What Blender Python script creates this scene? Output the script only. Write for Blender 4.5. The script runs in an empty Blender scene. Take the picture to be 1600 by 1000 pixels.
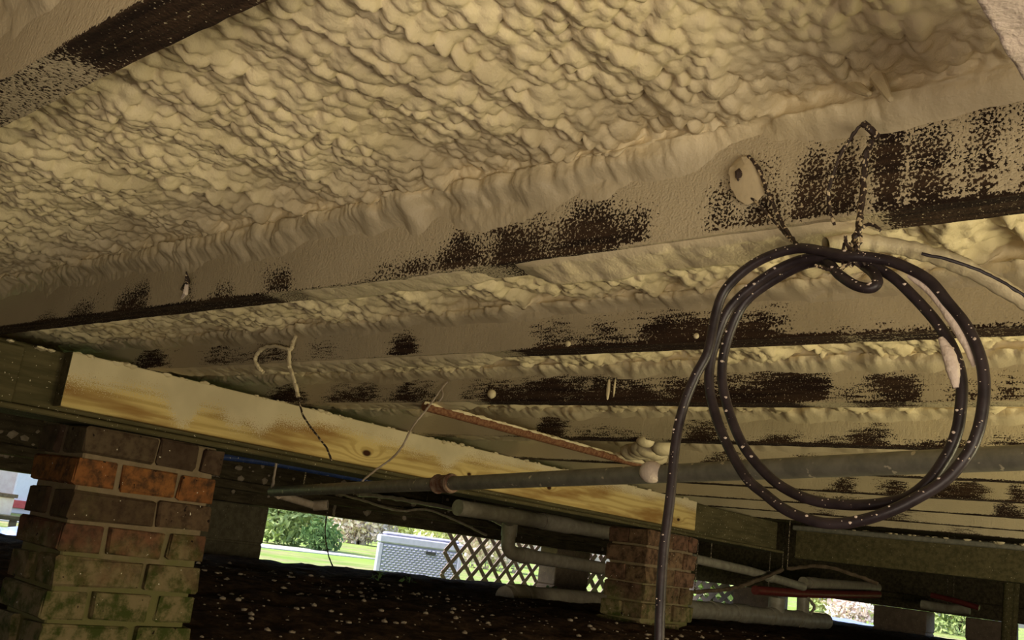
import bpy, math, random
import numpy as np

# ------------------------------------------------------------------ camera, world, lights, exposure
FOC = 1500.0                                     # focal length in pixels of a 1600 px wide frame
ZS = 0.40                                        # the camera stands this high above the zero level
_x = -np.array([-1760., -130., -FOC]); _x /= np.linalg.norm(_x)
_y = np.array([1346., -537., -FOC]); _y /= np.linalg.norm(_y)
_d = (_x @ _y) / 2
AX = _x - _d * _y; AX /= np.linalg.norm(AX)
AY = _y - _d * _x; AY -= (AY @ AX) * AX; AY /= np.linalg.norm(AY)
ROT = np.array([AX, AY, np.cross(AX, AY)])       # camera axes -> house axes (x along joists, y along girders)

scene = bpy.context.scene
col = scene.collection
from mathutils import Matrix, Vector
cam_data = bpy.data.cameras.new('camera')
cam_data.sensor_width = 36.0
cam_data.lens = FOC / 1600 * 36
cam_data.clip_start = 0.01
cam = bpy.data.objects.new('camera', cam_data)
M4 = Matrix(ROT.tolist()).to_4x4()
M4.translation = Vector((0, 0, ZS))
cam.matrix_world = M4
col.objects.link(cam)
scene.camera = cam

world = bpy.data.worlds.new('sky'); scene.world = world; world.use_nodes = True
wn = world.node_tree.nodes; wl = world.node_tree.links
sky = wn.new('ShaderNodeTexSky'); sky.sky_type = 'NISHITA'; sky.sun_disc = False
sky.sun_elevation = math.radians(52); sky.sun_rotation = math.radians(207)
sky.air_density = 1.0; sky.dust_density = 2.5
wl.new(sky.outputs[0], wn['Background'].inputs[0]); wn['Background'].inputs[1].default_value = 0.42

def aim(o, loc, target):
    o.location = (loc[0], loc[1], loc[2] + ZS)
    d = Vector(target) - Vector(loc)
    o.rotation_euler = d.to_track_quat('-Z', 'Y').to_euler()

sun_d = bpy.data.lights.new('sun', 'SUN'); sun_d.energy = 5.4; sun_d.angle = 0.01; sun_d.color = (1.0, 0.94, 0.84)
sun = bpy.data.objects.new('sun', sun_d); col.objects.link(sun)
aim(sun, (-1.5, -3, 4), (0, 0, 0))
# added fill lights, not real lamps, low and out of view, brightening the interior
key_d = bpy.data.lights.new('fill_light', 'AREA'); key_d.shape = 'RECTANGLE'; key_d.size = 0.7; key_d.size_y = 0.4
key_d.energy = 17.0; key_d.color = (1.0, 0.87, 0.66)
key = bpy.data.objects.new('fill_light', key_d); col.objects.link(key)
aim(key, (0.62, -0.22, -0.33), (-0.6, 0.55, 0.42))
fil_d = bpy.data.lights.new('fill_light', 'AREA'); fil_d.shape = 'RECTANGLE'; fil_d.size = 0.8; fil_d.size_y = 0.4
fil_d.energy = 27; fil_d.color = (1.0, 0.89, 0.52)
fil = bpy.data.objects.new('fill_light', fil_d); col.objects.link(fil)
aim(fil, (0.75, 1.45, -0.30), (-0.5, 2.1, 0.36))

low_d = bpy.data.lights.new('fill_light', 'AREA'); low_d.shape = 'RECTANGLE'; low_d.size = 0.4; low_d.size_y = 0.3
low_d.energy = 4.0; low_d.color = (1.0, 0.80, 0.66)
low = bpy.data.objects.new('fill_light', low_d); col.objects.link(low)
aim(low, (-0.05, -0.35, -0.33), (-0.4, 0.75, 0.40))
bak_d = bpy.data.lights.new('fill_light', 'AREA'); bak_d.shape = 'RECTANGLE'; bak_d.size = 0.6; bak_d.size_y = 0.4
bak_d.energy = 28; bak_d.color = (1.0, 0.90, 0.64)
bak = bpy.data.objects.new('fill_light', bak_d); col.objects.link(bak)
aim(bak, (1.1, 3.0, -0.15), (-1.6, 5.0, 0.0))

vs = scene.view_settings
scene.display_settings.display_device = 'sRGB'
vs.view_transform = 'Standard'; vs.look = 'None'; vs.gamma = 1.0; vs.use_curve_mapping = False
vs.exposure = 0.0

# ------------------------------------------------------------------ helpers
rng = np.random.default_rng(7)
random.seed(7)
H = 0.29                                          # joist undersides above the lens

def ray(px, py): return ROT @ np.array([px - 800., -(py - 500.), -FOC])
def onx(px, py, x): v = ray(px, py); return v * (x / v[0])
def ony(px, py, y): v = ray(px, py); return v * (y / v[1])
def onz(px, py, z): v = ray(px, py); return v * (z / v[2])
def ond(px, py, d): v = ray(px, py); return v * (d / np.linalg.norm(v))
def xline(px, y, z):
    """x at which the line (y, z) parallel to the joists crosses picture column px"""
    a = (px - 800.) / FOC
    r, b = ROT[:, 0], ROT[:, 2]                   # p.r = a * (-p.b)
    return -(y * (r[1] + a * b[1]) + z * (r[2] + a * b[2])) / (r[0] + a * b[0])

def tag(o, label=None, cat=None, group=None, kind=None):
    if label: o['label'] = label
    if cat: o['category'] = cat
    if group: o['group'] = group
    if kind: o['kind'] = kind
    return o
def empty(name, loc, label, cat, group=None, rz=0):
    o = bpy.data.objects.new(name, None); col.objects.link(o)
    o.location = tuple(float(c) for c in loc); o.rotation_euler = (0, 0, rz); o.empty_display_size = 0.05
    return tag(o, label, cat, group)
def link(name, me, mat=None, parent=None, loc=None):
    o = bpy.data.objects.new(name, me); col.objects.link(o)
    if mat is not None and not me.materials: me.materials.append(mat)
    if parent is not None:
        o.parent = parent
        if loc is None:                           # vertices given in house coordinates
            o.location = -(Vector(parent.location) + (Vector(parent.parent.location) if parent.parent else Vector()))
    if loc is not None: o.location = loc
    return o
def mesh_np(name, verts, quads, smooth=True, attrs=None):
    me = bpy.data.meshes.new(name)
    verts = np.asarray(verts, np.float32); quads = np.asarray(quads, np.int32)
    nv, nq = len(verts), len(quads); k = quads.shape[1]
    me.vertices.add(nv); me.vertices.foreach_set('co', verts.ravel())
    me.loops.add(nq * k); me.loops.foreach_set('vertex_index', quads.ravel())
    me.polygons.add(nq)
    me.polygons.foreach_set('loop_start', np.arange(0, nq * k, k, dtype=np.int32))
    me.polygons.foreach_set('loop_total', np.full(nq, k, np.int32))
    me.polygons.foreach_set('use_smooth', np.full(nq, smooth, bool))
    for an, av in (attrs or {}).items():
        a = me.attributes.new(an, 'FLOAT', 'POINT'); a.data.foreach_set('value', np.asarray(av, np.float32).ravel())
    me.update(); me.validate()
    return me
def grid_quads(nu, nv, closed_v=False):
    i = np.arange(nu - 1)[:, None]; j = np.arange(nv if closed_v else nv - 1)[None, :]
    j2 = (j + 1) % nv
    a = i * nv + j; b = i * nv + j2; c = (i + 1) * nv + j2; d = (i + 1) * nv + j
    return np.stack([a, b, c, d], -1).reshape(-1, 4)

class MB:
    """collects simple solids into one mesh"""
    def __init__(s): s.v = []; s.f = []
    def add(s, v, f):
        n = len(s.v); s.v += [tuple(map(float, p)) for p in v]; s.f += [tuple(i + n for i in q) for q in f]; return s
    def box(s, lo, hi, bev=0.0, m=None):
        x0, y0, z0 = lo; x1, y1, z1 = hi; b = bev
        if b <= 0:
            v = [(x, y, z) for x in (x0, x1) for y in (y0, y1) for z in (z0, z1)]
            f = [(0, 1, 3, 2), (4, 6, 7, 5), (0, 4, 5, 1), (2, 3, 7, 6), (0, 2, 6, 4), (1, 5, 7, 3)]
        else:
            v = []; idx = {}
            for sx in (0, 1):
                for sy in (0, 1):
                    for sz in (0, 1):
                        c = ((x0, x1)[sx], (y0, y1)[sy], (z0, z1)[sz]); g = (1 - 2 * sx, 1 - 2 * sy, 1 - 2 * sz)
                        for ax in range(3):
                            p = [c[i] + (0 if i == ax else b * g[i]) for i in range(3)]
                            idx[(sx, sy, sz, ax)] = len(v); v.append(p)
            f = []
            def I(s3, ax): return idx[(*s3, ax)]
            for ax in range(3):
                o = [i for i in range(3) if i != ax]
                for sv in (0, 1):
                    q = []
                    for a_, b_ in ((0, 0), (1, 0), (1, 1), (0, 1)):
                        t = [0, 0, 0]; t[ax] = sv; t[o[0]] = a_; t[o[1]] = b_; q.append(I(t, ax))
                    f.append(tuple(q))
                for a_ in (0, 1):
                    for b_ in (0, 1):
                        t0 = [0, 0, 0]; t0[o[0]] = a_; t0[o[1]] = b_; t1 = list(t0); t1[ax] = 1
                        f.append((I(t0, o[0]), I(t1, o[0]), I(t1, o[1]), I(t0, o[1])))
            for sx in (0, 1):
                for sy in (0, 1):
                    for sz in (0, 1): f.append(tuple(I((sx, sy, sz), a) for a in range(3)))
        if m is not None: v = [tuple(m @ Vector(p)) for p in v]
        return s.add(v, f)
    def tube(s, pts, r, n=10, caps=True):
        v, q = tube_np(np.asarray(pts, float), r, n)
        base = len(s.v); s.add(v, q)
        if caps:
            s.f.append(tuple(base + i for i in range(n))[::-1]); m = len(v) - n
            s.f.append(tuple(base + m + i for i in range(n)))
        return s
    def lathe(s, prof, m=None, n=20):
        v = []; L = len(prof)
        for r, z in prof:
            for k in range(n):
                a = 2 * math.pi * k / n; p = (r * math.cos(a), r * math.sin(a), z); v.append(tuple(m @ Vector(p)) if m is not None else p)
        f = [(i * n + k, i * n + (k + 1) % n, (i + 1) * n + (k + 1) % n, (i + 1) * n + k) for i in range(L - 1) for k in range(n)]
        return s.add(v, f)
    def blob(s, c, r, sub=1, jit=0.15):
        import bmesh
        bm = bmesh.new(); bmesh.ops.create_icosphere(bm, subdivisions=sub, radius=1.0)
        v = [tuple(c[i] + r[i] * p.co[i] * (1 + random.uniform(-jit, jit)) for i in range(3)) for p in bm.verts]
        f = [tuple(x.index for x in q.verts) for q in bm.faces]; bm.free()
        return s.add(v, f)
    def build(s, name, mat, parent=None, smooth=False, loc=None):
        import bmesh
        me = bpy.data.meshes.new(name); me.from_pydata(s.v, [], s.f); me.validate()
        bm = bmesh.new(); bm.from_mesh(me); bmesh.ops.recalc_face_normals(bm, faces=bm.faces); bm.to_mesh(me); bm.free()
        if smooth:
            me.polygons.foreach_set('use_smooth', [True] * len(me.polygons))
            try: me.set_sharp_from_angle(angle=math.radians(42))
            except Exception: pass
        return link(name, me, mat, parent, loc)

def catmull(P, per=10):
    P = np.asarray(P, float); Q = np.vstack([2 * P[0] - P[1], P, 2 * P[-1] - P[-2]]); out = []
    for i in range(1, len(Q) - 2):
        p0, p1, p2, p3 = Q[i - 1:i + 3]
        for t in np.linspace(0, 1, per, endpoint=False):
            out.append(.5 * (2 * p1 + (p2 - p0) * t + (2 * p0 - 5 * p1 + 4 * p2 - p3) * t * t + (-p0 + 3 * p1 - 3 * p2 + p3) * t ** 3))
    out.append(P[-1]); return np.array(out)
def tube_np(P, r, n=10):
    P = np.asarray(P, float); T = np.gradient(P, axis=0); T /= np.linalg.norm(T, axis=1)[:, None] + 1e-12
    a = np.array([0, 0, 1.]) if abs(T[0][2]) < .9 else np.array([1., 0, 0])
    N = np.cross(T[0], a); N /= np.linalg.norm(N); rr = np.broadcast_to(np.asarray(r, float), (len(P),)); V = []
    for i in range(len(P)):
        N = N - (N @ T[i]) * T[i]; N /= np.linalg.norm(N); B = np.cross(T[i], N)
        for k in range(n):
            t = 2 * math.pi * k / n; V.append(P[i] + rr[i] * (math.cos(t) * N + math.sin(t) * B))
    return np.array(V), grid_quads(len(P), n, True)
def frame_to(p0, p1):
    d = (Vector(p1) - Vector(p0)); m = d.to_track_quat('Z', 'Y').to_matrix().to_4x4(); m.translation = Vector(p0); return m

# ---- numpy noise
def hsh(i, j, seed):
    h = (i.astype(np.int64) * 374761393 + j.astype(np.int64) * 668265263 + seed * 982451653) & 0xFFFFFFFF
    h = ((h ^ (h >> 13)) * 1274126177) & 0xFFFFFFFF; h = ((h ^ (h >> 16)) * 2246822519) & 0xFFFFFFFF
    return ((h ^ (h >> 15)) & 0xFFFFFF) / float(0xFFFFFF)
def vn(u, v, seed=0):
    i = np.floor(u); j = np.floor(v); a = u - i; b = v - j; a = a * a * (3 - 2 * a); b = b * b * (3 - 2 * b)
    return ((hsh(i, j, seed) * (1 - a) + hsh(i + 1, j, seed) * a) * (1 - b) + (hsh(i, j + 1, seed) * (1 - a) + hsh(i + 1, j + 1, seed) * a) * b)
def fbm(u, v, seed=0, o=3):
    return sum(vn(u * 2 ** k, v * 2 ** k, seed + k * 17) * .5 ** k for k in range(o)) / sum(.5 ** k for k in range(o))
def lumps(u, v, cu, cv, seed, R=0.78, keep=1.0, lo=.45, skew=0.0):
    U = u / cu; Vv = v / cv + skew * U; i0 = np.floor(U); j0 = np.floor(Vv); best = np.zeros_like(U)
    for di in (-1, 0, 1):
        for dj in (-1, 0, 1):
            i = i0 + di; j = j0 + dj
            cx = i + .15 + .7 * hsh(i, j, seed); cy = j + .15 + .7 * hsh(i, j, seed + 5)
            rr = R * (.7 + .55 * hsh(i, j, seed + 9)); hh = lo + (1 - lo) * hsh(i, j, seed + 13)
            if keep < 1: hh = np.where(hsh(i, j, seed + 21) < keep, hh, 0)
            d2 = ((U - cx) ** 2 + (Vv - cy) ** 2) / rr ** 2
            best = np.maximum(best, hh * np.sqrt(np.clip(1 - d2, 0, 1)))
    return best
def sst(a, b, x): t = np.clip((x - a) / (b - a), 0, 1); return t * t * (3 - 2 * t)

# ------------------------------------------------------------------ materials
class NT:
    def __init__(s, name):
        s.m = bpy.data.materials.new(name); s.m.use_nodes = True; s.n = s.m.node_tree.nodes; s.l = s.m.node_tree.links; s.b = s.n['Principled BSDF']
    def new(s, t, **k):
        o = s.n.new(t)
        for a, b in k.items(): setattr(o, a, b)
        return o
    def set(s, node, i, v):
        if hasattr(v, 'default_value') or isinstance(v, bpy.types.NodeSocket): s.l.new(v, node.inputs[i])
        else: node.inputs[i].default_value = v
    def math(s, op, a, b=0.0, clamp=False):
        o = s.new('ShaderNodeMath', operation=op, use_clamp=clamp); s.set(o, 0, a); s.set(o, 1, b); return o.outputs[0]
    def noise(s, vec, scale, detail=3, rough=.5, out=0):
        o = s.new('ShaderNodeTexNoise'); s.set(o, 'Vector', vec); o.inputs['Scale'].default_value = scale; o.inputs['Detail'].default_value = detail; o.inputs['Roughness'].default_value = rough; return o.outputs[out]
    def pos(s): return s.new('ShaderNodeNewGeometry').outputs['Position']
    def obj(s): return s.new('ShaderNodeTexCoord').outputs['Object']
    def scale(s, vec, k):
        o = s.new('ShaderNodeVectorMath', operation='MULTIPLY'); s.set(o, 0, vec); o.inputs[1].default_value = k; return o.outputs[0]
    def add3(s, vec, k):
        o = s.new('ShaderNodeVectorMath', operation='ADD'); s.set(o, 0, vec); s.set(o, 1, k); return o.outputs[0]
    def sep(s, vec): o = s.new('ShaderNodeSeparateXYZ'); s.set(o, 0, vec); return o.outputs
    def mix(s, f, a, b):
        o = s.new('ShaderNodeMix', data_type='RGBA'); s.set(o, 0, f)
        for i, c in ((6, a), (7, b)):
            if isinstance(c, tuple): c = (*c, 1.0) if len(c) == 3 else c
            s.set(o, i, c)
        return o.outputs[2]
    def ramp(s, f, a, b):
        o = s.new('ShaderNodeMapRange', interpolation_type='SMOOTHSTEP'); s.set(o, 0, f); o.inputs[1].default_value = a; o.inputs[2].default_value = b; return o.outputs[0]
    def attr(s, name): return s.new('ShaderNodeAttribute', attribute_name=name).outputs['Fac']
    def bump(s, h, strength, dist):
        o = s.new('ShaderNodeBump'); o.inputs['Strength'].default_value = strength; o.inputs['Distance'].default_value = dist; s.set(o, 'Height', h); s.l.new(o.outputs[0], s.b.inputs['Normal'])
    def done(s, color, rough=.7, spec=.3, metal=0.0):
        s.set(s.b, 'Base Color', (*color, 1.0) if isinstance(color, tuple) and len(color) == 3 else color)
        s.set(s.b, 'Roughness', rough); s.b.inputs['Specular IOR Level'].default_value = spec; s.b.inputs['Metallic'].default_value = metal
        return s.m

FOAM_A, FOAM_B = (0.79, 0.67, 0.43), (0.68, 0.57, 0.355)
def foam_color(t):
    p = t.pos(); return t.mix(t.ramp(t.noise(p, 9, 3), .35, .65), FOAM_B, FOAM_A), p
def mat_foam():
    t = NT('sprayed_foam'); c, p = foam_color(t); c = t.mix(t.math('MULTIPLY', t.attr('thin'), .42), c, (.36, .30, .21))
    t.bump(t.math('ADD', t.noise(p, 330, 3, .6), t.noise(t.scale(p, (150, 150, 70)), 1.0, 2)), .45, .002)
    return t.done(c, .48, .35)
def mat_foam_pale():
    t = NT('pale_foam'); p = t.pos(); c = t.mix(t.noise(p, 60, 3), (.86, .72, .60), (.74, .60, .50)); t.bump(t.noise(p, 260, 4, .6), .5, .003)
    return t.done(c, .6, .3)
def mat_spray_wood(name, dark, light, grain_amt=.45, pine=False, speck=400):
    """timber with foam overspray: the point attribute "bare" says how much wood shows"""
    t = NT(name); fc, p = foam_color(t); bare = t.attr('bare')
    sp = t.noise(t.scale(p, (1, 1, 1)), speck, 3, .6)
    gr = t.noise(t.scale(p, (26, 230, 230)), 1.0, 3, .6)
    n = t.math('ADD', t.math('MULTIPLY', sp, 1 - grain_amt), t.math('MULTIPLY', gr, grain_amt))
    n = t.math('ADD', t.math('MULTIPLY', t.math('SUBTRACT', n, .5), 3.4), .5)
    m = t.ramp(t.math('SUBTRACT', bare, n), -.05, .05)
    if pine:
        g = t.attr('grain'); k = t.attr('knot')
        w = t.math('SINE', t.math('ADD', t.math('MULTIPLY', g, 520.0), t.math('MULTIPLY', t.noise(t.scale(p, (30, 2.2, 30)), 1.6, 3), 5.0)))
        wood = t.mix(t.ramp(w, -.2, 1.0), light, dark)
        wood = t.mix(t.ramp(t.noise(t.scale(p, (20, 3, 20)), 1.3, 4), .42, .72), wood, (.36, .20, .06))
        wood = t.mix(t.ramp(k, .35, .75), wood, (.055, .02, .008))
        t.bump(t.math('ADD', t.math('MULTIPLY', n, .5), t.math('MULTIPLY', w, .06)), .3, .003)
    else:
        wood = t.mix(t.ramp(t.noise(t.scale(p, (7, 110, 110)), 1.0, 4), .35, .68), dark, light)
        fc = t.mix(.42, fc, (.36, .30, .21))
        crumb = t.ramp(t.noise(p, 330, 2, .5), .66, .70)
        m = t.math('MULTIPLY', m, t.math('SUBTRACT', 1.0, crumb))
        t.bump(t.math('ADD', t.math('SUBTRACT', t.math('MULTIPLY', n, .4), m), t.math('MULTIPLY', t.noise(t.scale(p, (150, 150, 70)), 1.0, 2), .8)), .6, .003)
    return t.done(t.mix(m, fc, wood), t.math('SUBTRACT', .78, t.math('MULTIPLY', m, -.1)), .2)
def mat_plain(name, a, b, scale=40, rough=.6, spec=.35, metal=0.0, bump=.2, stretch=(1, 1, 1), specks=0.0, speck_col=(.80, .70, .50), speck_scale=170):
    t = NT(name); p = t.pos(); q = t.scale(p, stretch); n = t.noise(q, scale, 4, .6)
    c = t.mix(t.ramp(n, .3, .7), a, b)
    if specks > 0: c = t.mix(t.ramp(t.noise(p, speck_scale, 2, .5), .74 - specks, .77 - specks), c, speck_col)
    if bump: t.bump(n, bump, .004)
    return t.done(c, rough, spec, metal)
def mat_brick():
    t = NT('old_brick'); p = t.pos(); oc = t.new('ShaderNodeObjectInfo').outputs['Color']
    n = t.noise(p, 38, 5, .65); c = t.mix(t.ramp(n, .35, .72), oc, (.055, .032, .02))
    z = t.sep(p)[2]; big = t.noise(p, 7.5, 4, .6)
    f = t.math('ADD', t.math('MULTIPLY', t.math('SUBTRACT', ZS - .06, z), 5.5), t.math('MULTIPLY', t.math('SUBTRACT', big, .5), 2.6))
    moss = t.mix(t.ramp(t.noise(p, 26, 5, .7), .36, .62), (.055, .075, .014), (.27, .21, .11))
    c = t.mix(t.math('MULTIPLY', t.ramp(f, 0.0, .7), .88), c, moss)
    c = t.mix(t.ramp(t.noise(p, 120, 1), .765, .785), c, (.75, .68, .55))
    c = t.mix(t.ramp(t.noise(t.add3(p, (3.1, 1.7, .4)), 60, 2), .70, .74), c, (.02, .012, .01))
    t.bump(t.noise(p, 110, 4, .65), .6, .003)
    return t.done(c, .9, .15)
def mat_mortar():
    t = NT('mortar'); p = t.pos(); c = t.mix(t.noise(p, 45, 4, .6), (.36, .27, .17), (.17, .125, .075)); z = t.sep(p)[2]
    f = t.math('ADD', t.math('MULTIPLY', t.math('SUBTRACT', ZS - .055, z), 5.5), t.math('MULTIPLY', t.math('SUBTRACT', t.noise(p, 7.5, 4, .6), .5), 2.6))
    c = t.mix(t.math('MULTIPLY', t.ramp(f, 0.0, .7), .85), c, (.17, .165, .06)); t.bump(t.noise(p, 150, 4, .7), .6, .004)
    return t.done(c, .95, .1)
def mat_soil():
    t = NT('dark_soil'); p = t.pos(); n = t.noise(p, 22, 5, .65)
    c = t.mix(t.ramp(n, .35, .7), (.040, .024, .016), (.12, .070, .045)); t.bump(t.noise(p, 60, 5, .7), .8, .02); return t.done(c, .95, .1)
def mat_grass_ground():
    t = NT('lawn_ground'); p = t.pos(); a = t.mix(t.ramp(t.noise(p, 1.3, 6, .75), .38, .62), (.20, .30, .07), (.42, .36, .20)); c = t.mix(t.ramp(t.noise(p, .35, 4, .6), .42, .6), a, (.30, .46, .09))
    t.bump(t.noise(p, 50, 4, .7), .7, .03); return t.done(c, .9, .1)
def mat_leaf(name, a, b):
    t = NT(name); c = t.mix(t.noise(t.pos(), 6, 3), a, b); return t.done(c, .6, .2)

M = {}
M['foam'] = mat_foam(); M['pale_foam'] = mat_foam_pale()
M['joist'] = mat_spray_wood('oversprayed_joist', (.020, .011, .007), (.062, .036, .020), .10)
M['joist_fine'] = mat_spray_wood('oversprayed_joist_grainy', (.022, .011, .008), (.060, .034, .020), .40)
M['pine'] = mat_spray_wood('new_pine', (.60, .42, .15), (.76, .58, .23), .25, True)
M['old_wood'] = mat_plain('old_dark_wood', (.075, .064, .028), (.14, .115, .055), 1.0, .85, .15, bump=.4, stretch=(60, 6, 60), specks=.045)
M['sill_wood'] = mat_plain('sill_dark_wood', (.05, .038, .024), (.11, .085, .052), 1.0, .9, .1, bump=.4, stretch=(50, 8, 50), specks=.05, speck_col=(.22, .18, .11), speck_scale=140)
M['brick'] = mat_brick(); M['mortar'] = mat_mortar(); M['soil'] = mat_soil(); M['lawn'] = mat_grass_ground()
M['block'] = mat_plain('concrete_block', (.10, .082, .055), (.16, .135, .09), 30, .95, .1, bump=.5, specks=.02)
M['block_brown'] = mat_plain('brown_block', (.20, .145, .11), (.27, .20, .15), 30, .95, .1, bump=.5, specks=.03)
M['cable'] = mat_plain('black_cable_sheath', (.018, .012, .014), (.040, .028, .030), 60, .42, .45, bump=.15, specks=.012, speck_col=(.60, .50, .36), speck_scale=330)
M['wire'] = mat_plain('dark_tie_wire', (.030, .018, .014), (.060, .040, .03), 160, .6, .3, specks=.17, speck_col=(.60, .48, .30), speck_scale=260)
M['galv'] = mat_plain('grey_pipe_metal', (.20, .19, .15), (.30, .28, .22), 45, .55, .4, .25, specks=.06, speck_col=(.62, .55, .40), speck_scale=75)
M['rust'] = mat_plain('rusty_iron', (.16, .055, .03), (.34, .24, .17), 70, .8, .2, .2, bump=.5)
M['redpipe'] = mat_plain('rust_brown_pipe', (.13, .045, .022), (.27, .14, .07), 150, .7, .2, bump=.3)
M['pvc'] = mat_plain('dirty_pvc', (.27, .235, .18), (.40, .36, .285), 25, .45, .4, bump=.1, specks=.01)
M['pvc_dark'] = mat_plain('brown_drain_pipe', (.30, .25, .19), (.42, .36, .28), 25, .5, .35, bump=.1, specks=.01)
M['overspray'] = mat_plain('thin_overspray', (.56, .46, .29), (.62, .51, .32), 60, .7, .25, bump=.4)
M['clay'] = mat_plain('clay_white_pipe', (.42, .34, .27), (.30, .23, .17), 40, .7, .2)
M['red'] = mat_plain('red_water_tube', (.13, .02, .018), (.19, .034, .028), 40, .45, .4)
M['blue'] = mat_plain('blue_water_tube', (.012, .028, .10), (.03, .05, .16), 50, .4, .4, specks=.06)
M['lattice'] = mat_plain('brown_lattice_wood', (.26, .20, .19), (.36, .28, .27), 30, .8, .15)
M['box'] = mat_plain('grey_resin', (.36, .36, .46), (.42, .42, .53), 30, .6, .3, bump=0)
M['box_dark'] = mat_plain('dark_plastic', (.02, .02, .02), (.05, .05, .05), 30, .5, .3, bump=0)
M['leaf_green'] = mat_leaf('green_leaf', (.22, .34, .09), (.58, .62, .30)); M['leaf_dark'] = mat_leaf('dark_leaf', (.06, .13, .04), (.16, .26, .08))
M['leaf_yellow'] = mat_leaf('yellow_leaf', (.62, .64, .26), (.86, .82, .56)); M['leaf_pink'] = mat_leaf('pink_leaf', (.70, .52, .46), (.88, .80, .72))
M['bark'] = mat_plain('bark', (.10, .07, .045), (.18, .13, .09), 30, .9, .1)
M['road'] = mat_plain('pale_path', (.50, .47, .47), (.62, .58, .58), 20, .9, .1)
M['house_wall'] = mat_plain('pink_house_wall', (.72, .55, .50), (.80, .66, .60), 10, .8, .1, bump=0)
M['white_paint'] = mat_plain('white_paint', (.78, .76, .80), (.84, .82, .86), 10, .6, .2, bump=0)
M['red_paint'] = mat_plain('red_paint', (.55, .08, .08), (.66, .14, .12), 10, .6, .2, bump=0)
M['roofing'] = mat_plain('grey_roofing', (.20, .18, .18), (.30, .27, .26), 20, .9, .1)
M['tarp'] = mat_plain('blue_tarp', (.20, .26, .48), (.34, .38, .58), 12, .5, .3)
M['fascia'] = mat_plain('pale_subfloor', (.45, .37, .24), (.38, .31, .20), 10, .9, .1)

# ------------------------------------------------------------------ structure: subfloor, soil, lawn, path
def slab(name, lo, hi, mat): return tag(MB().box(lo, hi).build(name, mat), kind='structure')
slab('light_block_south', (-4.4, -1.45, -.42), (2.0, -1.40, .52), M['fascia'])  # unseen panel added behind the camera to cut green light off the lawn
slab('light_block_east', (1.95, -1.40, -.42), (2.0, 8.1, .52), M['fascia'])  # unseen panel added on this side too, keeps outdoor light out
slab('ceiling', (-4.75, -1.45, .52), (2.0, 8.1, .56), M['fascia'])

nx, ny = 190, 260
gx = np.linspace(-4.55, 2.0, nx); gy = np.linspace(-1.45, 7.9, ny); GX, GY = np.meshgrid(gx, gy, indexing='ij')
def soil_z(X, Y):
    d = np.hypot(X, Y); z = -.355 + .150 * sst(1.9, 3.75, d) - .05 * sst(4.2, 4.6, -X) - .02 * sst(2.0, 6.5, Y)
    return z + .030 * (fbm(X * 3, Y * 3, 3) - .5) + .022 * (fbm(X * 13, Y * 13, 8, 3) - .5) + .008 * lumps(X, Y, .06, .06, 31, keep=.5)
Vs = np.stack([GX, GY, soil_z(GX, GY)], -1).reshape(-1, 3)
tag(link('floor', mesh_np('floor', Vs, grid_quads(nx, ny)), M['soil']), kind='structure')
tag(MB().box((-40, -30, -.50), (30, 45, -.42)).build('lawn', M['lawn']), kind='structure')
tag(MB().box((-13.6, -3, -.43), (-12.0, 11.0, -.405)).build('garden_path', M['road']), kind='structure')

# ------------------------------------------------------------------ joists
# yf = face towards the lens, yb = far side; patches: (picture column, half width, height in m, strength)
JO = [(.230, .268), (.705, .745), (1.058, 1.097), (1.445, 1.485), (1.890, 1.930), (2.340, 2.380), (2.790, 2.830), (3.240, 3.280), (3.690, 3.730), (4.140, 4.180)]
PATCH = {
 0: [(-100, 60, .015, .5)],
 1: [(70, 30, .016, .72), (130, 40, .026, .75), (200, 32, .05, .9), (345, 30, .022, .7), (425, 36, .034, .85), (292, 14, .04, .5),
     (640, 80, .024, .85), (720, 90, .038, .92), (800, 110, .050, 1.0), (900, 110, .045, .98), (985, 45, .030, .85),
     (1130, 50, .05, .62), (1190, 55, .072, .78), (1260, 50, .062, .8), (1320, 45, .050, .9), (1385, 45, .085, 1.05), (1450, 70, .082, .85), (1540, 70, .078, .85), (1620, 70, .07, .85), (1760, 100, .05, .8)],
 2: [(235, 40, .06, .95), (350, 60, .05, .62), (425, 60, .048, .66), (500, 60, .05, .5), (628, 38, .046, 1.0), (860, 60, .040, .72), (940, 70, .046, .68), (1050, 80, .046, 1.05), (1110, 70, .036, .95), (1180, 70, .044, 1.0), (1330, 200, .012, .5), (1560, 100, .008, .6)],
 3: [(445, 40, .06, 1.0), (545, 70, .05, .85), (640, 60, .046, .9), (790, 90, .04, 1.0), (850, 130, .052, 1.1), (960, 120, .040, 1.15), (1080, 110, .045, 1.1), (1160, 110, .045, 1.05), (1225, 90, .056, 1.05), (1270, 40, .05, .95), (1330, 60, .03, .6), (1400, 66, .052, 1.1), (1500, 70, .035, .62), (1575, 40, .035, .75), (1700, 80, .04, .8)],
 4: [(862, 34, .06, 1.0), (950, 100, .030, .60), (1095, 50, .045, .95), (1215, 60, .030, .9), (1355, 48, .050, .9), (1290, 60, .02, .7), (1470, 100, .016, .75), (1590, 60, .028, .8)],
 5: [(1130, 50, .05, .95), (1260, 40, .04, .8)],
 6: [(1318, 30, .05, .9), (1395, 36, .055, .95), (1495, 70, .06, 1.0), (1590, 30, .05, .9)],
 7: [(1270, 40, .04, .8), (1320, 40, .04, .8), (1575, 40, .05, .95)],
 8: [(1400, 60, .05, .7), (1290, 40, .04, .6)], 9: [(1500, 60, .04, .5)]}
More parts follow.
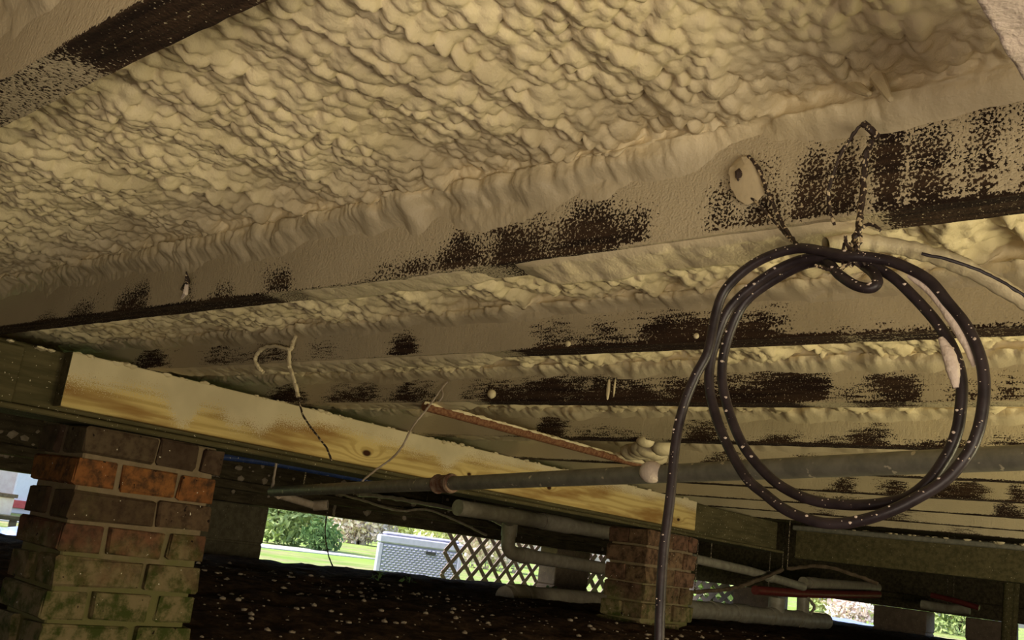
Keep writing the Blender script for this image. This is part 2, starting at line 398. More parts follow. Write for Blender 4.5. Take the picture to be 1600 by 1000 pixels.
UNDER = {  # (from column, to column, bareness) of the underside
 0: [(-400, 150, .30), (178, 1200, 1.15)],
 1: [(-200, 445, 1.1), (460, 790, .40), (805, 1000, .78), (1010, 1385, -.2), (1420, 2000, 1.1)],
 2: [(0, 255, .8), (255, 800, .15), (830, 1330, 1.1), (1340, 2000, .75)],
 3: [(300, 500, .6), (500, 745, .3), (775, 1270, 1.1), (1275, 1345, .2), (1350, 1440, .8), (1460, 2000, .25)],
 4: [(600, 850, .4), (890, 1030, .95), (1035, 1060, .2), (1060, 2000, 1.05)]}
JLAB = ['nearest joist, cutting across the top left corner with a dark bare underside',
        'long foam-caked joist crossing mid picture, with dark speckled band and the coil wires',
        'second long joist, behind the top of the cable coil, with a grainy dark band',
        'joist with the darkest continuous black-brown lower band, seen through the cable coil',
        'joist just above the grey pipe, thin dark lower edge',
        'joist hidden largely behind the long grey pipe at right',
        'joist just below the grey pipe, with separate dark bare patches',
        'joist near the bottom of the cable coil, dimly lit with dark blotch at right edge',
        'dim joist just beyond the lowest curve of the cable coil',
        'last dim joist in front of the dropped cross beam at the back']
for k, (yf, yb) in enumerate(JO):
    x0, x1 = -4.45, 1.9
    vis0 = min(xline(-60, yf, H), -.2) if k < 2 else max(-4.4, xline(150 if k < 4 else 560, yf, H)); vis1 = xline(1660, yf, H)
    step = [.004, .004, .0045, .005, .006, .008, .01, .01, .012, .012][k]
    xs = np.unique(np.concatenate([[x0], np.arange(max(x0, vis0), min(vis1, x1), step), [x1]]))
    nz_ = 26; zs = H + np.linspace(0, .13, nz_); ub = np.linspace(0, 1, 8)
    prof = [(yb, .518, 9)] + [(yb + (yf - yb) * t, H, 1) for t in ub] + [(yf, z, 0) for z in zs[1:]] + [(yf, .518, 0)]
    PY = np.array([p[0] for p in prof]); PZ = np.array([p[1] for p in prof]); PT = np.array([p[2] for p in prof])
    X = np.repeat(xs[:, None], len(prof), 1); Y = np.repeat(PY[None], len(xs), 0).copy(); Z = np.repeat(PZ[None], len(xs), 0).copy()
    wob = (fbm(xs * 2.2, xs * 0 + k, 40 + k, 2) - .5)[:, None]
    low = 1 - sst(0, .06, Z - H)
    Y += wob * .010 * low; Z += (fbm(xs * 1.5, xs * 0 + 3.3, 60 + k, 2) - .5)[:, None] * .006 * low
    Z += np.where(PT[None] == 1, (vn(X * 60, Y * 60, k) - .5) * .0012, 0)
    bare = np.full(X.shape, -.25)
    face = (PT[None] == 0)
    for c, hw, ht, st in PATCH.get(k, []):
        xc = xline(c, yf, H); w = abs(xline(c + hw, yf, H) - xline(c - hw, yf, H)) / 2
        d = np.sqrt(((X - xc) / (w * 1.15)) ** 2 + (np.clip(Z - H, 0, 1) / (ht * 1.75)) ** 2) + (fbm(X * 22, Z * 30, 70 + k, 3) - .5) * (.8 if k < 2 else .5)
        bare = np.where(face, np.maximum(bare, -.25 + (st + .17) * (1.0 - sst(.10, 1.20, d))), bare)
    ub_ = np.full(X.shape, .35)
    for a, b, s_ in UNDER.get(k, [(-500, 2500, .8)]):
        xa, xb = xline(a, yb, H), xline(b, yb, H); e = .02 * max(1, yf)
        inn = sst(xa - e, xa + e, X) * (1 - sst(xb - e, xb + e, X)); ub_ = ub_ * (1 - inn) + s_ * inn
    bare = np.where(PT[None] == 1, ub_ + (fbm(X * 12, Y * 40, 5 + k, 2) - .5) * .5, bare)
    me = mesh_np('beam', np.stack([X, Y, Z], -1).reshape(-1, 3), grid_quads(len(xs), len(prof), True), attrs={'bare': bare})
    try: me.set_sharp_from_angle(angle=math.radians(50))
    except Exception: pass
    J = empty('floor_joist', (0, (yf + yb) / 2, H), JLAB[k], 'joist', 'floor joists')
    link('timber', me, M['joist'] if k in (0, 1) else M['joist_fine'], J)
    # thick crusts of foam hanging on the underside
    for a, b, th in {1: [(455, 800, .004), (795, 1400, .011)], 2: [(262, 800, .010)], 3: [(505, 760, .007)], 4: [(700, 850, .006)]}.get(k, []):
        xa, xb = xline(a, yb, H), xline(b, yb, H); n = int((xb - xa) / .004); cx = np.linspace(xa, xb, n); cy = np.linspace(0, 1, 16)
        CX, CT = np.meshgrid(cx, cy, indexing='ij'); CY = yf + .004 + (yb - yf + .004) * CT
        env = np.clip(sst(0, .12, CT) * (1 - sst(.85, 1.0, CT)), 0, 1) * sst(xa, xa + .08, CX) * (1 - sst(xb - .06, xb, CX))
        hgt = th * (.25 + 1.1 * fbm(CX * 14, CY * 20, 91 + k, 2) * sst(.1, .9, CT) + .55 * lumps(CX, CY, .02, .016, 77 + k))
        CZ = H + .004 - (hgt + .003) * env
        cv = np.stack([CX, CY + .008 * env * CT * vn(CX * 30, CX * 0, 4), CZ], -1).reshape(-1, 3)
        top = np.stack([CX, CY, np.full_like(CX, H + .004)], -1).reshape(-1, 3)
        q1 = grid_quads(n, 16)
        link('foam_crust', mesh_np('foam_crust', cv, q1), M['foam'], J)

# ------------------------------------------------------------------ sprayed foam of each bay
FLAB = ['popcorn-textured foam filling the big near ceiling bay, widest stretch of foam in view',
        'narrow strip of yellow foam between the long caked joist and the second joist',
        'foam with finger-like drips above the joist with the darkest band',
        'yellow foam strip between the darkest-banded joist and the one above the grey pipe',
        'foam strip partly behind the long grey pipe', 'foam strip just below the long grey pipe at right',
        'dim foam strip behind the bottom of the cable coil', 'dim foam strip just past the coil, lower right', 'dimmest foam strip beside the dropped cross beam']
def bay(k, yb, yf, x0, x1, step, zc, zend, seed, fine=1.0):
    xs = np.arange(x0, x1, step); rc = .022
    LA = (yf - rc) - yb; LB = rc * math.pi / 2; LC = (zc - rc) - zend; L = LA + LB + LC
    s = np.arange(0, L + step, step); S, X = np.meshgrid(s, xs); X = X.copy()
    inB = np.clip((S - LA) / LB, 0, 1); th = inB * math.pi / 2
    dA = np.minimum(S, LA); dC = np.clip(S - LA - LB, 0, None)
    Y = yb + dA + rc * np.sin(th); Z = zc - rc * (1 - np.cos(th)) - dC
    NY, NZ = -np.sin(th), -np.cos(th)
    wx = X + .012 * (fbm(X * 14, S * 14, seed, 2) - .5); ws = S + .016 * (fbm(X * 11 + 9, S * 11, seed + 3, 2) - .5)
    f = fine
    rn = fbm(wx * 15 / f + 1.7, ws * 2.4 / f, seed + 4, 2); ridge = np.clip(1 - np.abs(2 * rn - 1) * 1.7, 0, 1)
    big = lumps(wx, ws, .034 * f, .060 * f, seed + 1, R=.72, lo=.1, keep=.75)
    mx = X + .004 * (fbm(X * 40, S * 40, seed + 41, 2) - .5); ms = S + .004 * (fbm(X * 40 + 5, S * 40, seed + 43, 2) - .5)
    med = lumps(mx, ms, .0125 * f, .0175 * f, seed + 2, R=.66, lo=.35)
    med2 = lumps(mx + .4, ms + .3, .0175 * f, .026 * f, seed + 6, R=.60, lo=.25, keep=.6)
    sml = lumps(mx, ms, .0070 * f, .0090 * f, seed + 7, R=.66, lo=.3, keep=.8)
    amp = .55 + .55 * ridge + .45 * fbm(X * 6, S * 6, seed + 8, 2)
    ceil_h = f * (.006 * big + .017 * ridge * (1 - .75 * sst(-.55, -.25, X) * (k == 0)) + .012 * (fbm(X * 5, S * 5, seed + 9, 2) - .5) + amp * (.0098 * np.maximum(med, med2 * 1.2)) + .0022 * sml)
    # runs down the joist face
    edge_fade = sst(0, 1, 1 - dC / max(LC, .01))
    rag = fbm(X * 13, X * 0 + seed, seed + 10, 4)
    reach = LC * (.10 + .95 * np.clip(rag * 1.5 - .25, 0, 1)) * (.85 if k == 0 else 1.0)
    rk = .0045 if k == 0 else .0085
    run = lumps(wx + .01 * fbm(X * 30, Z * 30, seed + 2, 2), Z + .02 * (fbm(X * 20, Z * 20, seed, 2) - .5), .0105 * f, .028 * f, seed + 12, R=.72, lo=.1, keep=.8)
    bulb = lumps(wx, Z, .030 * f, .05 * f, seed + 15, R=.7, lo=.1, keep=.4)
    inrun = 1 - sst(reach * .45, reach * 1.05, dC)
    skin = fbm(X * 160, Z * 80, seed + 18, 2) + .8 * lumps(X, Z, .007, .011, seed + 23, R=.7, lo=.1, keep=.6)
    face_h = .003 + .012 * inrun + inrun * (rk * run + .012 * bulb) + .0021 * skin
    if k == 0:
        for a_, b_, w_, h_, g_ in [(640, 335, .014, .030, .020), (622, 300, .020, .018, .016), (492, 338, .016, .022, .010), (555, 320, .012, .03, .008), (720, 335, .02, .02, .006), (340, 345, .016, .016, .010), (780, 290, .02, .02, .008)]:
            p_ = ony(a_, b_, .69); face_h = face_h + g_ * np.exp(-((X - p_[0]) / w_) ** 2 - ((Z - p_[2]) / h_) ** 2)
    endz = sst(.38, .95, dC / LC + .75 * (fbm(X * 13, Z * 13, seed + 20, 3) - .5) + (.5 * sst(-.62, -.42, X) if k == 0 else 0))
    face_h = face_h * (1 - endz) - .0035 * endz
    wB = sst(0.15, 1.0, inB)
    D = ceil_h * (1 - wB) + face_h * wB
    if k == 0:   # smoother, thicker skin near the open end and a crack where ceiling and face meet
        sm = sst(-.34, -.16, X) * sst(.2, 1, inB) ; D = D * (1 - sm * .7) + .007 * sm * (1 - endz)
    Y = Y + NY * D; Z = Z + NZ * D
    # ends sag: lumps lean a little
    X = X + .004 * (med - .4) * (1 - wB) * (vn(X * 40, S * 40, seed + 30) - .3)
    return mesh_np('spray_foam', np.stack([X, Y, Z], -1).reshape(-1, 3), grid_quads(len(xs), len(s)), attrs={'thin': wB * sst(.002, .35, dC / LC)})
specs = [(.262, -2.30, .48, .0022, 1.0), (.740, -2.95, .55, .0036, 1.0), (1.092, -3.4, .65, .0042, 1.0), (1.480, -3.6, .75, .0055, 1.15), (1.925, -3.4, .9, .007, 1.3),
         (2.375, -3.4, 1.0, .010, 1.4), (2.825, -3.6, 1.1, .012, 1.5), (3.275, -3.8, 1.2, .013, 1.5), (3.725, -3.9, 1.2, .014, 1.5)]
for k, (yb, x0, x1, st, fi) in enumerate(specs):
    me = bay(k, yb, JO[k + 1][0] + .002, x0, x1, st, [.405, .378, .382, .384][min(k, 3)], H + (.030 if k == 0 else .034), 101 + 37 * k, fi)
    o = link('spray_foam', me, M['foam']); tag(o, FLAB[k], 'foam insulation', 'spray foam between the joists')
# foam skin on the nearest joist's own face and the bay in front of it
me = bay(20, -.25, JO[0][0] + .001, -1.4, .5, .006, .43, H + .012, 997, 1.2)
tag(link('spray_foam', me, M['foam']), 'smooth foam above the nearest joist, in the extreme top left corner', 'foam insulation', 'spray foam between the joists')

# drips and spikes of foam on the big bay
bigfoam = [o for o in col.objects if o.name == 'spray_foam'][0]
def spike(parent, pts, r0, r1, mat, name='foam_drip'):
    P = catmull(pts, 6); r = np.linspace(r0, r1, len(P)); mb = MB().tube(P, r, 8); e = P[-1]
    mb.blob(e, (r1 * 1.15,) * 3, 1, .02); return mb.build(name, mat, parent, True)
for a, b, c, r in [((1355, 88), (1372, 122), (1391, 155), .010), ((1325, 125), (1342, 138), (1358, 147), .007)]:
    spike(bigfoam, [ony(*a, .690), ony(*b, .672), ony(*c, .662)], r, .0022, M['foam'])
for a, b, c, r in [((322, 325), (323, 348), (325, 358), .014), ((218, 365), (221, 382), (224, 391), .008)]:
    spike(bigfoam, [ony(*a, .690), ony(*b, .688), ony(*c, .692)], r, r * .55, M['foam'])

# ------------------------------------------------------------------ girders
# new pine board
xg = -2.03; yg0, yg1 = .890, 3.52; zg0, zg1 = .173, H - .001
ys = np.arange(yg0, yg1 + .001, .0045); zz = np.linspace(zg0, zg1, 34)
prof = [(xg - .036, zg1), (xg - .036, zg0)] + [(xg - .030 + .03 * t, zg0) for t in (0, .5, .93)] + [(xg, z) for z in zz[1:]]
prof[5] = (xg, zg0 + .002)
PX = np.array([p[0] for p in prof]); PZ = np.array([p[1] for p in prof])
Yg = np.repeat(ys[:, None], len(prof), 1); Xg = np.repeat(PX[None], len(ys), 0); Zg = np.repeat(PZ[None], len(ys), 0)
kn = [onx(573, 708, xg), onx(858, 762, xg), onx(1060, 812, xg), onx(733, 741, xg), onx(148, 590, xg)]
grain = Zg * .55 + .012 * (fbm(Yg * 1.6, Zg * 9, 12, 2) - .5) ; knot = np.zeros_like(Yg)
for i, p in enumerate(kn):
    sc_ = [1, .8, .7, .6, .35][i]; d2 = ((Yg - p[1]) / (.055 * sc_)) ** 2 + ((Zg - p[2]) / (.022 * sc_)) ** 2
    grain += .030 * sc_ * np.exp(-d2); knot = np.maximum(knot, np.exp(-(((Yg - p[1]) / (.020 * sc_)) ** 2 + ((Zg - p[2]) / (.011 * sc_)) ** 2)))
hfrac = (Zg - zg0) / (zg1 - zg0)
cov = np.full(ys.shape, .68)
for c, w, dp in [(130, 60, .45), (180, 60, .5), (225, 50, .6), (300, 34, .05), (375, 30, .30), (415, 30, .25), (330, 20, .5), (470, 40, .55), (520, 50, .72), (610, 60, .62), (660, 30, .55), (705, 22, .28), (750, 40, .74), (850, 60, .86), (960, 50, .80), (1040, 40, .85)]:
    yc = onx(c, 550 + .239 * (c - 107), xg)[1]; wv = abs(onx(c + w, 550 + .239 * (c + w - 107), xg)[1] - onx(c - w, 550 + .239 * (c - w - 107), xg)[1]) / 2
    g = np.exp(-((ys - yc) / (wv * .8)) ** 2); cov = cov * (1 - g) + dp * g
bare = .5 + (cov[:, None] - hfrac + .10 * (fbm(Yg * 9, Zg * 30, 15, 2) - .5)) * 2.0
bare = np.where(PX[None] < xg - .001, 1.6, bare)
me = mesh_np('board', np.stack([Xg, Yg, Zg], -1).reshape(-1, 3), grid_quads(len(ys), len(prof), True), attrs={'bare': bare, 'grain': grain, 'knot': knot})
G = empty('pine_girder', (xg, 2.2, zg0), 'new yellow pine girder board with knots resting across the brick piers', 'girder')
link('board', me, M['pine'], G)
for yy in (yg0, yg1): MB().box((xg - .036, yy - .001, zg0), (xg - .0005, yy + .001, zg1)).build('end_grain', M['old_wood'], G)
mb = MB()
for i in range(170):
    yy = random.uniform(yg0, yg1); r = random.choice((.003, .004, .005, .006, .009)); mb.blob((xg - .004 + random.uniform(-.004, .003), yy, zg1 - .001 + random.uniform(-.003, .003)), (r, r * 1.4, r * .8), 1)
tag(mb.build('foam_bead', M['foam'], G, True), kind='stuff')
# old girder it is fixed to
OG = empty('old_girder', (-2.14, 1.6, .15), 'old dark greenish girder at the far left, behind the end of the pine board', 'girder')
MB().box((-2.20, -.9, .160), (-2.0685, 4.35, H - .001), .003).build('timber', M['old_wood'], OG)
MB().box((-2.075, -.9, .1600), (-2.045, .80, H - .012), .003).build('face_board', M['old_wood'], OG)
MB().box((-2.20, -.9, .148), (-2.028, 4.35, .1598), .003).build('bottom_plate', M['old_wood'], OG)
mb = MB()
for i in range(60):
    r = random.choice((.004, .006, .008, .012)); mb.blob((-2.062 + random.uniform(-.01, .015), random.uniform(-.2, .88), H - .006), (r, r * 1.6, r * .7), 1)
tag(mb.build('foam_bead', M['foam'], OG, True), kind='stuff')
# near foam-caked girder passing overhead at the right edge
zlow = .270; xn = -.4345 * zlow; n = 320; ysn = np.linspace(-.45, .56, n); tt = np.linspace(0, 1, 50)
NYg, NT_ = np.meshgrid(ysn, tt, indexing='ij')
edge = .0010 * (fbm(NYg * 60, NYg * 0, 5, 3) - .5) * 2
prx = xn + np.where(NT_ < .2, 0, (NT_ - .2) / .8 * .095); prz = np.where(NT_ < .2, zlow + (1 - NT_ * 5) * (H - .001 - zlow), zlow)
dn = .0012 * lumps(NYg, NT_ * .12, .009, .009, 9, keep=.5) + edge
V = np.stack([prx - dn * (NT_ < .2), NYg, prz - dn * (NT_ >= .2)], -1).reshape(-1, 3)
NG = empty('foam_coated_board', (xn + .05, .25, zlow), 'blurred pale pinkish foam-coated board under the joists, top right corner', 'board')
MB().box((xn + .003, -.45, zlow + .003), (xn + .095, .56, H - .0005)).build('timber', M['old_wood'], NG)
link('foam_skin', mesh_np('foam_skin', V, grid_quads(n, 50)), M['pale_foam'], NG)
# dropped cross beam at the back, and perimeter sills
CB = empty('cross_beam', (-.6, 4.42, .13), 'dropped dark cross beam with pale top ledge behind the last joist, lower right', 'beam')
MB().box((-2.0, 4.40, .135), (1.9, 4.55, H - .012), .004).build('timber', M['old_wood'], CB)
MB().box((-2.0, 4.36, H - .028), (1.9, 4.42, H - .006), .004).build('ledge', M['galv'], CB)
mb = MB()
for i in range(130):
    r = random.choice((.004, .006, .008, .012)); mb.blob((random.uniform(-1.95, .9), 4.365 + random.uniform(-.012, .03), H - .006), (r * 1.5, r, r * .7), 1)
tag(mb.build('foam_bead', M['foam'], CB, True), kind='stuff')
SL = empty('sill_beam', (-4.52, 3, .06), 'dark perimeter sill beam above the opening onto the garden, left', 'beam')
MB().box((-4.66, -1.4, .060), (-4.46, 7.9, .519), .004).build('timber', M['sill_wood'], SL)
MB().box((-4.46, -1.4, .125), (-4.36, 7.6, .17), .004).build('ledge', M['sill_wood'], SL)
mb = MB()
for i in range(150):
    r = random.choice((.006, .008, .012, .018)); mb.blob((-4.46 + random.uniform(-.005, .01), random.uniform(1.0, 6.8), random.uniform(.10, .28)), (r * .6, r * 1.3, r), 1, .3)
tag(mb.build('foam_splash', M['clay'], SL, True), kind='stuff')
SB = empty('sill_beam', (-1.2, 7.78, -.05), 'dark perimeter sill beam above the bright openings at lower right', 'beam')
MB().box((-4.46, 7.70, -.045), (1.94, 7.9, .519), .004).build('timber', M['sill_wood'], SB)
MB().box((-4.0, 7.60, .02), (1.9, 7.70, .06), .004).build('ledge', M['sill_wood'], SB)

# ------------------------------------------------------------------ brick and block piers
def brick_mesh(sx, sy, sz, seed):
    r = random.Random(seed); mb = MB().box((-sx / 2, -sy / 2, -sz / 2), (sx / 2, sy / 2, sz / 2), .004)
    mb.v = [(a + r.uniform(-.0036, .0036), b + r.uniform(-.0036, .0036), c + r.uniform(-.003, .003)) for a, b, c in mb.v]
    me = bpy.data.meshes.new('brick'); me.from_pydata(mb.v, [], mb.f); me.validate(); me.materials.append(M['brick']); return me
BW, BH = .093, .058
BM = {}
def get_brick(L, ax):
    key = (round(L, 3), ax)
    if key not in BM: BM[key] = [brick_mesh(L if ax == 0 else BW, L if ax == 1 else BW, BH, hash(key) % 1000 + i) for i in range(2)]
    return random.choice(BM[key])
def brick_pier(name, label, x1, y0, wx, wy, zt, ncourse, palette, spread=0.0, ch=.0675):
    """outer skin of bricks round a mortar core; x1 = face towards the lens"""
    x0 = x1 - wx; y1 = y0 + wy; zb = zt - ncourse * ch
    P = empty(name, ((x0 + x1) / 2, (y0 + y1) / 2, zb), label, 'brick pier', 'brick piers')
    MB().box((x0 + .011, y0 + .011, zb), (x1 - .011, y1 - .011, zt - .002), .004).build('mortar', M['mortar'], P)
    jt = .0115
    for c in range(ncourse):
        z = zt - c * ch - ch / 2; out = spread * sst(ncourse * .45, ncourse * .6, np.array(float(c)))
        def put(cx, cy, L, ax):
            o = bpy.data.objects.new('brick', get_brick(L, ax)); col.objects.link(o); o.parent = P
            sx = 1 if cx > (x0 + x1) / 2 else -1; sy = 1 if cy > (y0 + y1) / 2 else -1
            o.location = Vector((cx + random.uniform(-.002, .003) + out * sx, cy + random.uniform(-.003, .003) + out * sy, z + random.uniform(-.002, .002))) - Vector(P.location)
            o.rotation_euler = (random.uniform(-.01, .01), random.uniform(-.01, .01), random.uniform(-.015, .015))
            pc = palette[min(c, len(palette) - 1)]; f = random.uniform(.72, 1.25); o.color = (pc[0] * f, pc[1] * f * random.uniform(.9, 1.08), pc[2] * f, 1)
        def row(a0, a1, fixed, ax, lens):
            tot = sum(lens) + jt * (len(lens) - 1); k = (a1 - a0) / tot; a = a0
            for L in lens:
                L2 = L * k; cc = a + L2 / 2
                put(*((cc, fixed) if ax == 0 else (fixed, cc)), L2 - .001, ax); a += L2 + jt * k
        if c % 2 == 0:     # stretchers run the full front and back, sides fit between
            for fx in (x1 - BW / 2, x0 + BW / 2): row(y0, y1, fx, 1, random.choice([[.15, .19], [.19, .11, .06], [.2, .14]]) if wy < .5 else random.choice([[.2, .2, .2], [.12, .2, .2, .09]]))
            for fy in (y0 + BW / 2, y1 - BW / 2): row(x0 + BW + jt, x1 - BW - jt, fy, 0, [.1, .1]) if wx > .25 else None
        else:
            for fy in (y0 + BW / 2, y1 - BW / 2): row(x0, x1, fy, 0, [.2, .2] if wx > .25 else [.2])
            for fx in (x1 - BW / 2, x0 + BW / 2): row(y0 + BW + jt, y1 - BW - jt, fx, 1, [.15] if wy < .5 else random.choice([[.2, .2], [.1, .2, .1]]))
    return P
br_l = [(.11, .072, .046), (.27, .105, .034), (.125, .078, .046), (.18, .085, .046), (.17, .092, .055), (.14, .10, .06), (.13, .11, .06), (.13, .11, .06)]
br_r = [(.20, .11, .068), (.22, .13, .078), (.20, .12, .07), (.18, .112, .066), (.17, .10, .062), (.15, .09, .06), (.20, .09, .064), (.20, .09, .064)]
brick_pier('brick_pier', 'mossy weathered brick pier at the left under the end of the pine girder', -2.028, .955, .215, .340, .147, 8, br_l, .004)
_p = onx(1013, 850, -2.02); _q = ony(950, 840, _p[1])
brick_pier('brick_pier', 'dim reddish brick pier right of centre under the far end of the pine girder', -2.020, _p[1], -2.02 - _q[0], onx(1089, 860, -2.02)[1] - _p[1], .147, 8, br_r, .012)
def block_pier(name, label, x0, x1, y0, y1, zt, zb, ch, mat, split=True):
    P = empty(name, ((x0 + x1) / 2, (y0 + y1) / 2, zb), label, 'block pier')
    MB().box((x0 + .006, y0 + .010, zb), (x1 - .006, y1 - .010, zt - .003)).build('mortar', mat, P)
    n = max(1, int(round((zt - zb) / ch))); ch = (zt - zb) / n
    for c in range(n):
        j = random.uniform(-.008, .008); ym = (y0 + y1) / 2; xm = (x0 + x1) / 2
        parts = [((x0, y0), (x1, y1))] if c % 2 or not split else ([((x0, y0), (x1, ym - .005)), ((x0, ym + .005), (x1, y1))] if y1 - y0 > x1 - x0 else [((x0, y0), (xm - .005, y1)), ((xm + .005, y0), (x1, y1))])
        for a, b in parts: MB().box((a[0], a[1] + j, zb + c * ch + .003), (b[0], b[1] + j, zb + (c + 1) * ch - .003), .006).build('block', mat, P)
    return P
block_pier('block_pier', 'grey concrete block pier seen past the right side of the mossy brick pier', -4.60, -4.34, 2.62, onx(410, 800, -4.4)[1], .0605, -.33, .185, M['block'], False)
block_pier('block_pier', 'shadowed brown pier standing between lattice and second brick pier', -4.52, -4.36, onx(846, 880, -4.50)[1], onx(922, 880, -4.36)[1], .0605, -.33, .13, M['block_brown'])
for a, b, lab in [((1364, 960), (1447, 960), 'dark pier between the two bright openings at the lower right'), ((1508, 975), (1580, 975), 'dark pier right of the smaller bright opening')]:
    block_pier('block_pier', lab, ony(*a, 7.68)[0], ony(*b, 7.68)[0], 7.68, 7.88, -.044, -.36, .15, M['block_brown'])
block_pier('block_pier', 'dark corner pier behind the lattice gaps at the back', ony(1145, 930, 7.68)[0], ony(1215, 930, 7.68)[0], 7.68, 7.88, -.044, -.36, .15, M['block_brown'])

# ------------------------------------------------------------------ cable coil and its wires
seq = [(1027, 1060, .64), (1030, 1000, .64), (1032, 940, .64), (1037, 860, .642), (1047, 780, .645), (1056, 690, .648), (1068, 635, .65), (1087, 587, .652), (1106, 550, .654), (1117, 497, .655), (1128, 462, .655), (1146, 438, .655), (1175, 414, .655), (1210, 397, .655), (1250, 388, .655), (1287, 393, .652), (1325, 400, .650), (1358, 402, .652), (1402, 412, .655),
       (1450, 437, .655), (1482, 474, .655), (1507, 505, .655), (1524, 537, .655), (1535, 572, .655), (1538, 607, .655), (1535, 642, .655), (1527, 677, .655), (1511, 711, .655), (1477, 750, .655), (1427, 781, .652), (1387, 800, .65), (1350, 812, .65), (1312, 818, .65), (1275, 815, .65), (1230, 798, .652), (1195, 772, .656), (1165, 745, .66), (1134, 690, .664), (1116, 641, .667), (1108, 600, .667), (1112, 556, .667), (1130, 500, .667), (1152, 468, .667), (1200, 430, .667), (1245, 408, .666), (1285, 401, .664), (1320, 404, .663), (1352, 411, .664),
       (1392, 431, .666), (1427, 463, .667), (1462, 502, .667), (1484, 535, .667), (1497, 567, .667), (1503, 602, .667), (1501, 640, .667), (1495, 675, .667), (1480, 711, .667), (1452, 751, .665), (1420, 776, .665), (1387, 785, .665), (1350, 789, .665), (1312, 788, .667), (1275, 783, .669), (1237, 769, .672), (1203, 746, .675), (1167, 705, .677), (1148, 668, .678), (1134, 625, .679), (1128, 587, .679), (1132, 548, .679), (1148, 500, .679), (1168, 468, .679), (1205, 440, .679), (1250, 416, .677), (1280, 409, .672),
       (1297, 414, .660), (1312, 430, .652), (1337, 446, .648), (1360, 450, .648), (1371, 441, .650), (1365, 427, .656), (1350, 415, .668), (1337, 404, .678), (1330, 396, .690)]
CP = catmull([ony(*p) for p in seq], 7)
rad = .0039
CO = empty('cable_coil', ony(1320, 600, .66), 'coiled black cable hung from the joist by wires, its tail dangling down', 'cable')
v, q = tube_np(CP, rad, 14); CB_ = link('cable', mesh_np('cable', v, q), M['cable'], CO)
# foam stuck along the cable
mb = MB()
for t in rng.uniform(.02, .98, 220):
    i = int(t * (len(CP) - 1)); p = CP[i]; r = random.choice((.0003, .0003, .0004, .0004, .0005, .0006, .0007, .0011)); dd = np.array([random.uniform(-.6, .6), -1, random.uniform(-.3, 1)]); dd /= np.linalg.norm(dd)
    mb.blob(p + dd * rad * .97, (r * 1.3, r, r), 1, .25)
tag(mb.build('foam_speck', M['pale_foam'], CB_, True), kind='stuff')
def sleeve(pts, y, r0):
    P = catmull([ony(a, b, y) for a, b in pts], 8); n = len(P); r = r0 * (.35 + .65 * np.sin(np.linspace(.12, math.pi - .12, n))) * (1 + .15 * (vn(np.arange(n) * .6, np.zeros(n), 3) - .5))
    MB().tube(P, r, 10).build('foam_sleeve', M['pale_foam'], CB_, True)
sleeve([(1470, 528), (1482, 552), (1490, 580), (1494, 606)], .6635, .0047)
sleeve([(1420, 430), (1460, 460), (1490, 500), (1512, 540), (1523, 572)], .6575, .0042)

def wire(name, lab, pts, r, mat=None, parent=None, per=8, cat='wire', group=None, up=()):
    if up:
        T = empty(name, pts[0], lab, cat); wire('strand', None, pts, r, mat, T, per)
        for i in up: MB().tube([pts[i], (pts[i][0], pts[i][1], .44 if pts[i][1] < 4.1 else .522)], .0025, 6).build('hanger', M['wire'], T, True)
        return T
    P = catmull(pts, per); n = len(P); P[1:-1] += (rng.random((n - 2, 3)) - .5) * r * .5
    rr = r * (.85 + .4 * rng.random(n)); mb = MB().tube(P, rr, 7)
    o = mb.build(name, mat or M['wire'], parent, True)
    if parent is None: tag(o, lab, cat, group)
    return o
fy = .694
W1 = empty('hanging_wire', ony(1235, 385, .68), 'left dark tie wire running from a foam-coated tab down to the cable coil', 'wire')
P = [ony(1168, 243, fy), ony(1185, 262, fy - .004), ony(1200, 300, fy - .006), ony(1216, 338, fy - .008), ony(1232, 365, .680), ony(1248, 386, .664)]
wire('strand', None, P, .0016, None, W1); wire('strand', None, [ony(1170, 305, fy), ony(1190, 325, fy - .004), ony(1215, 352, .686), ony(1232, 372, .675), ony(1250, 386, .664)], .0011, None, W1)
mb = MB(); pts = [tuple(p[:2]) for p in catmull([(a_, b_, 0) for a_, b_ in [(1168, 242), (1182, 256), (1190, 280), (1192, 303), (1180, 317), (1160, 318), (1146, 300), (1140, 275), (1148, 252), (1166, 242)]], 4)[:-1]]
fr = [ony(a + random.uniform(-3, 3), b + random.uniform(-3, 3), fy - .001) for a, b in pts]; bk = [ony(a, b, fy + .006) for a, b in pts]; ctr = ony(1170, 270, fy - .0055); N_ = len(pts)
mb.add(fr + bk + [ctr], [(i, (i + 1) % N_, 2 * N_) for i in range(N_)] + [(i, i + N_, (i + 1) % N_ + N_, (i + 1) % N_) for i in range(N_)])
mb.build('foam_tab', M['overspray'], W1, True)
mb = MB(); mb.blob(ony(1154, 273, fy - .006), (.0035, .0025, .0045), 1, .4); mb.build('nail', M['wire'], W1)
W2 = empty('hanging_strap', ony(1335, 400, .67), 'right looped wire strap nailed to the joist and knotted round the cable coil', 'wire')
wire('strand', None, [ony(1332, 402, .655), ony(1336, 375, .664), ony(1343, 350, .676), ony(1348, 300, .686), ony(1352, 250, .684), ony(1362, 218, .676)], .0024, None, W2)
wire('strand', None, [ony(1370, 214, .682), ony(1362, 203, .674), ony(1349, 193, .670), ony(1330, 215, .672), ony(1312, 245, .675), ony(1298, 285, .682), ony(1294, 310, .688), ony(1299, 335, .688), ony(1304, 352, .690)], .0014, None, W2)
mb = MB(); mb.tube(catmull([ony(1349, 193, .668), ony(1360, 202, .670), ony(1370, 213, .678)], 5), .0030, 8); mb.build('nail', M['wire'], W2, True)
knot = []
c0 = ony(1333, 398, .66)
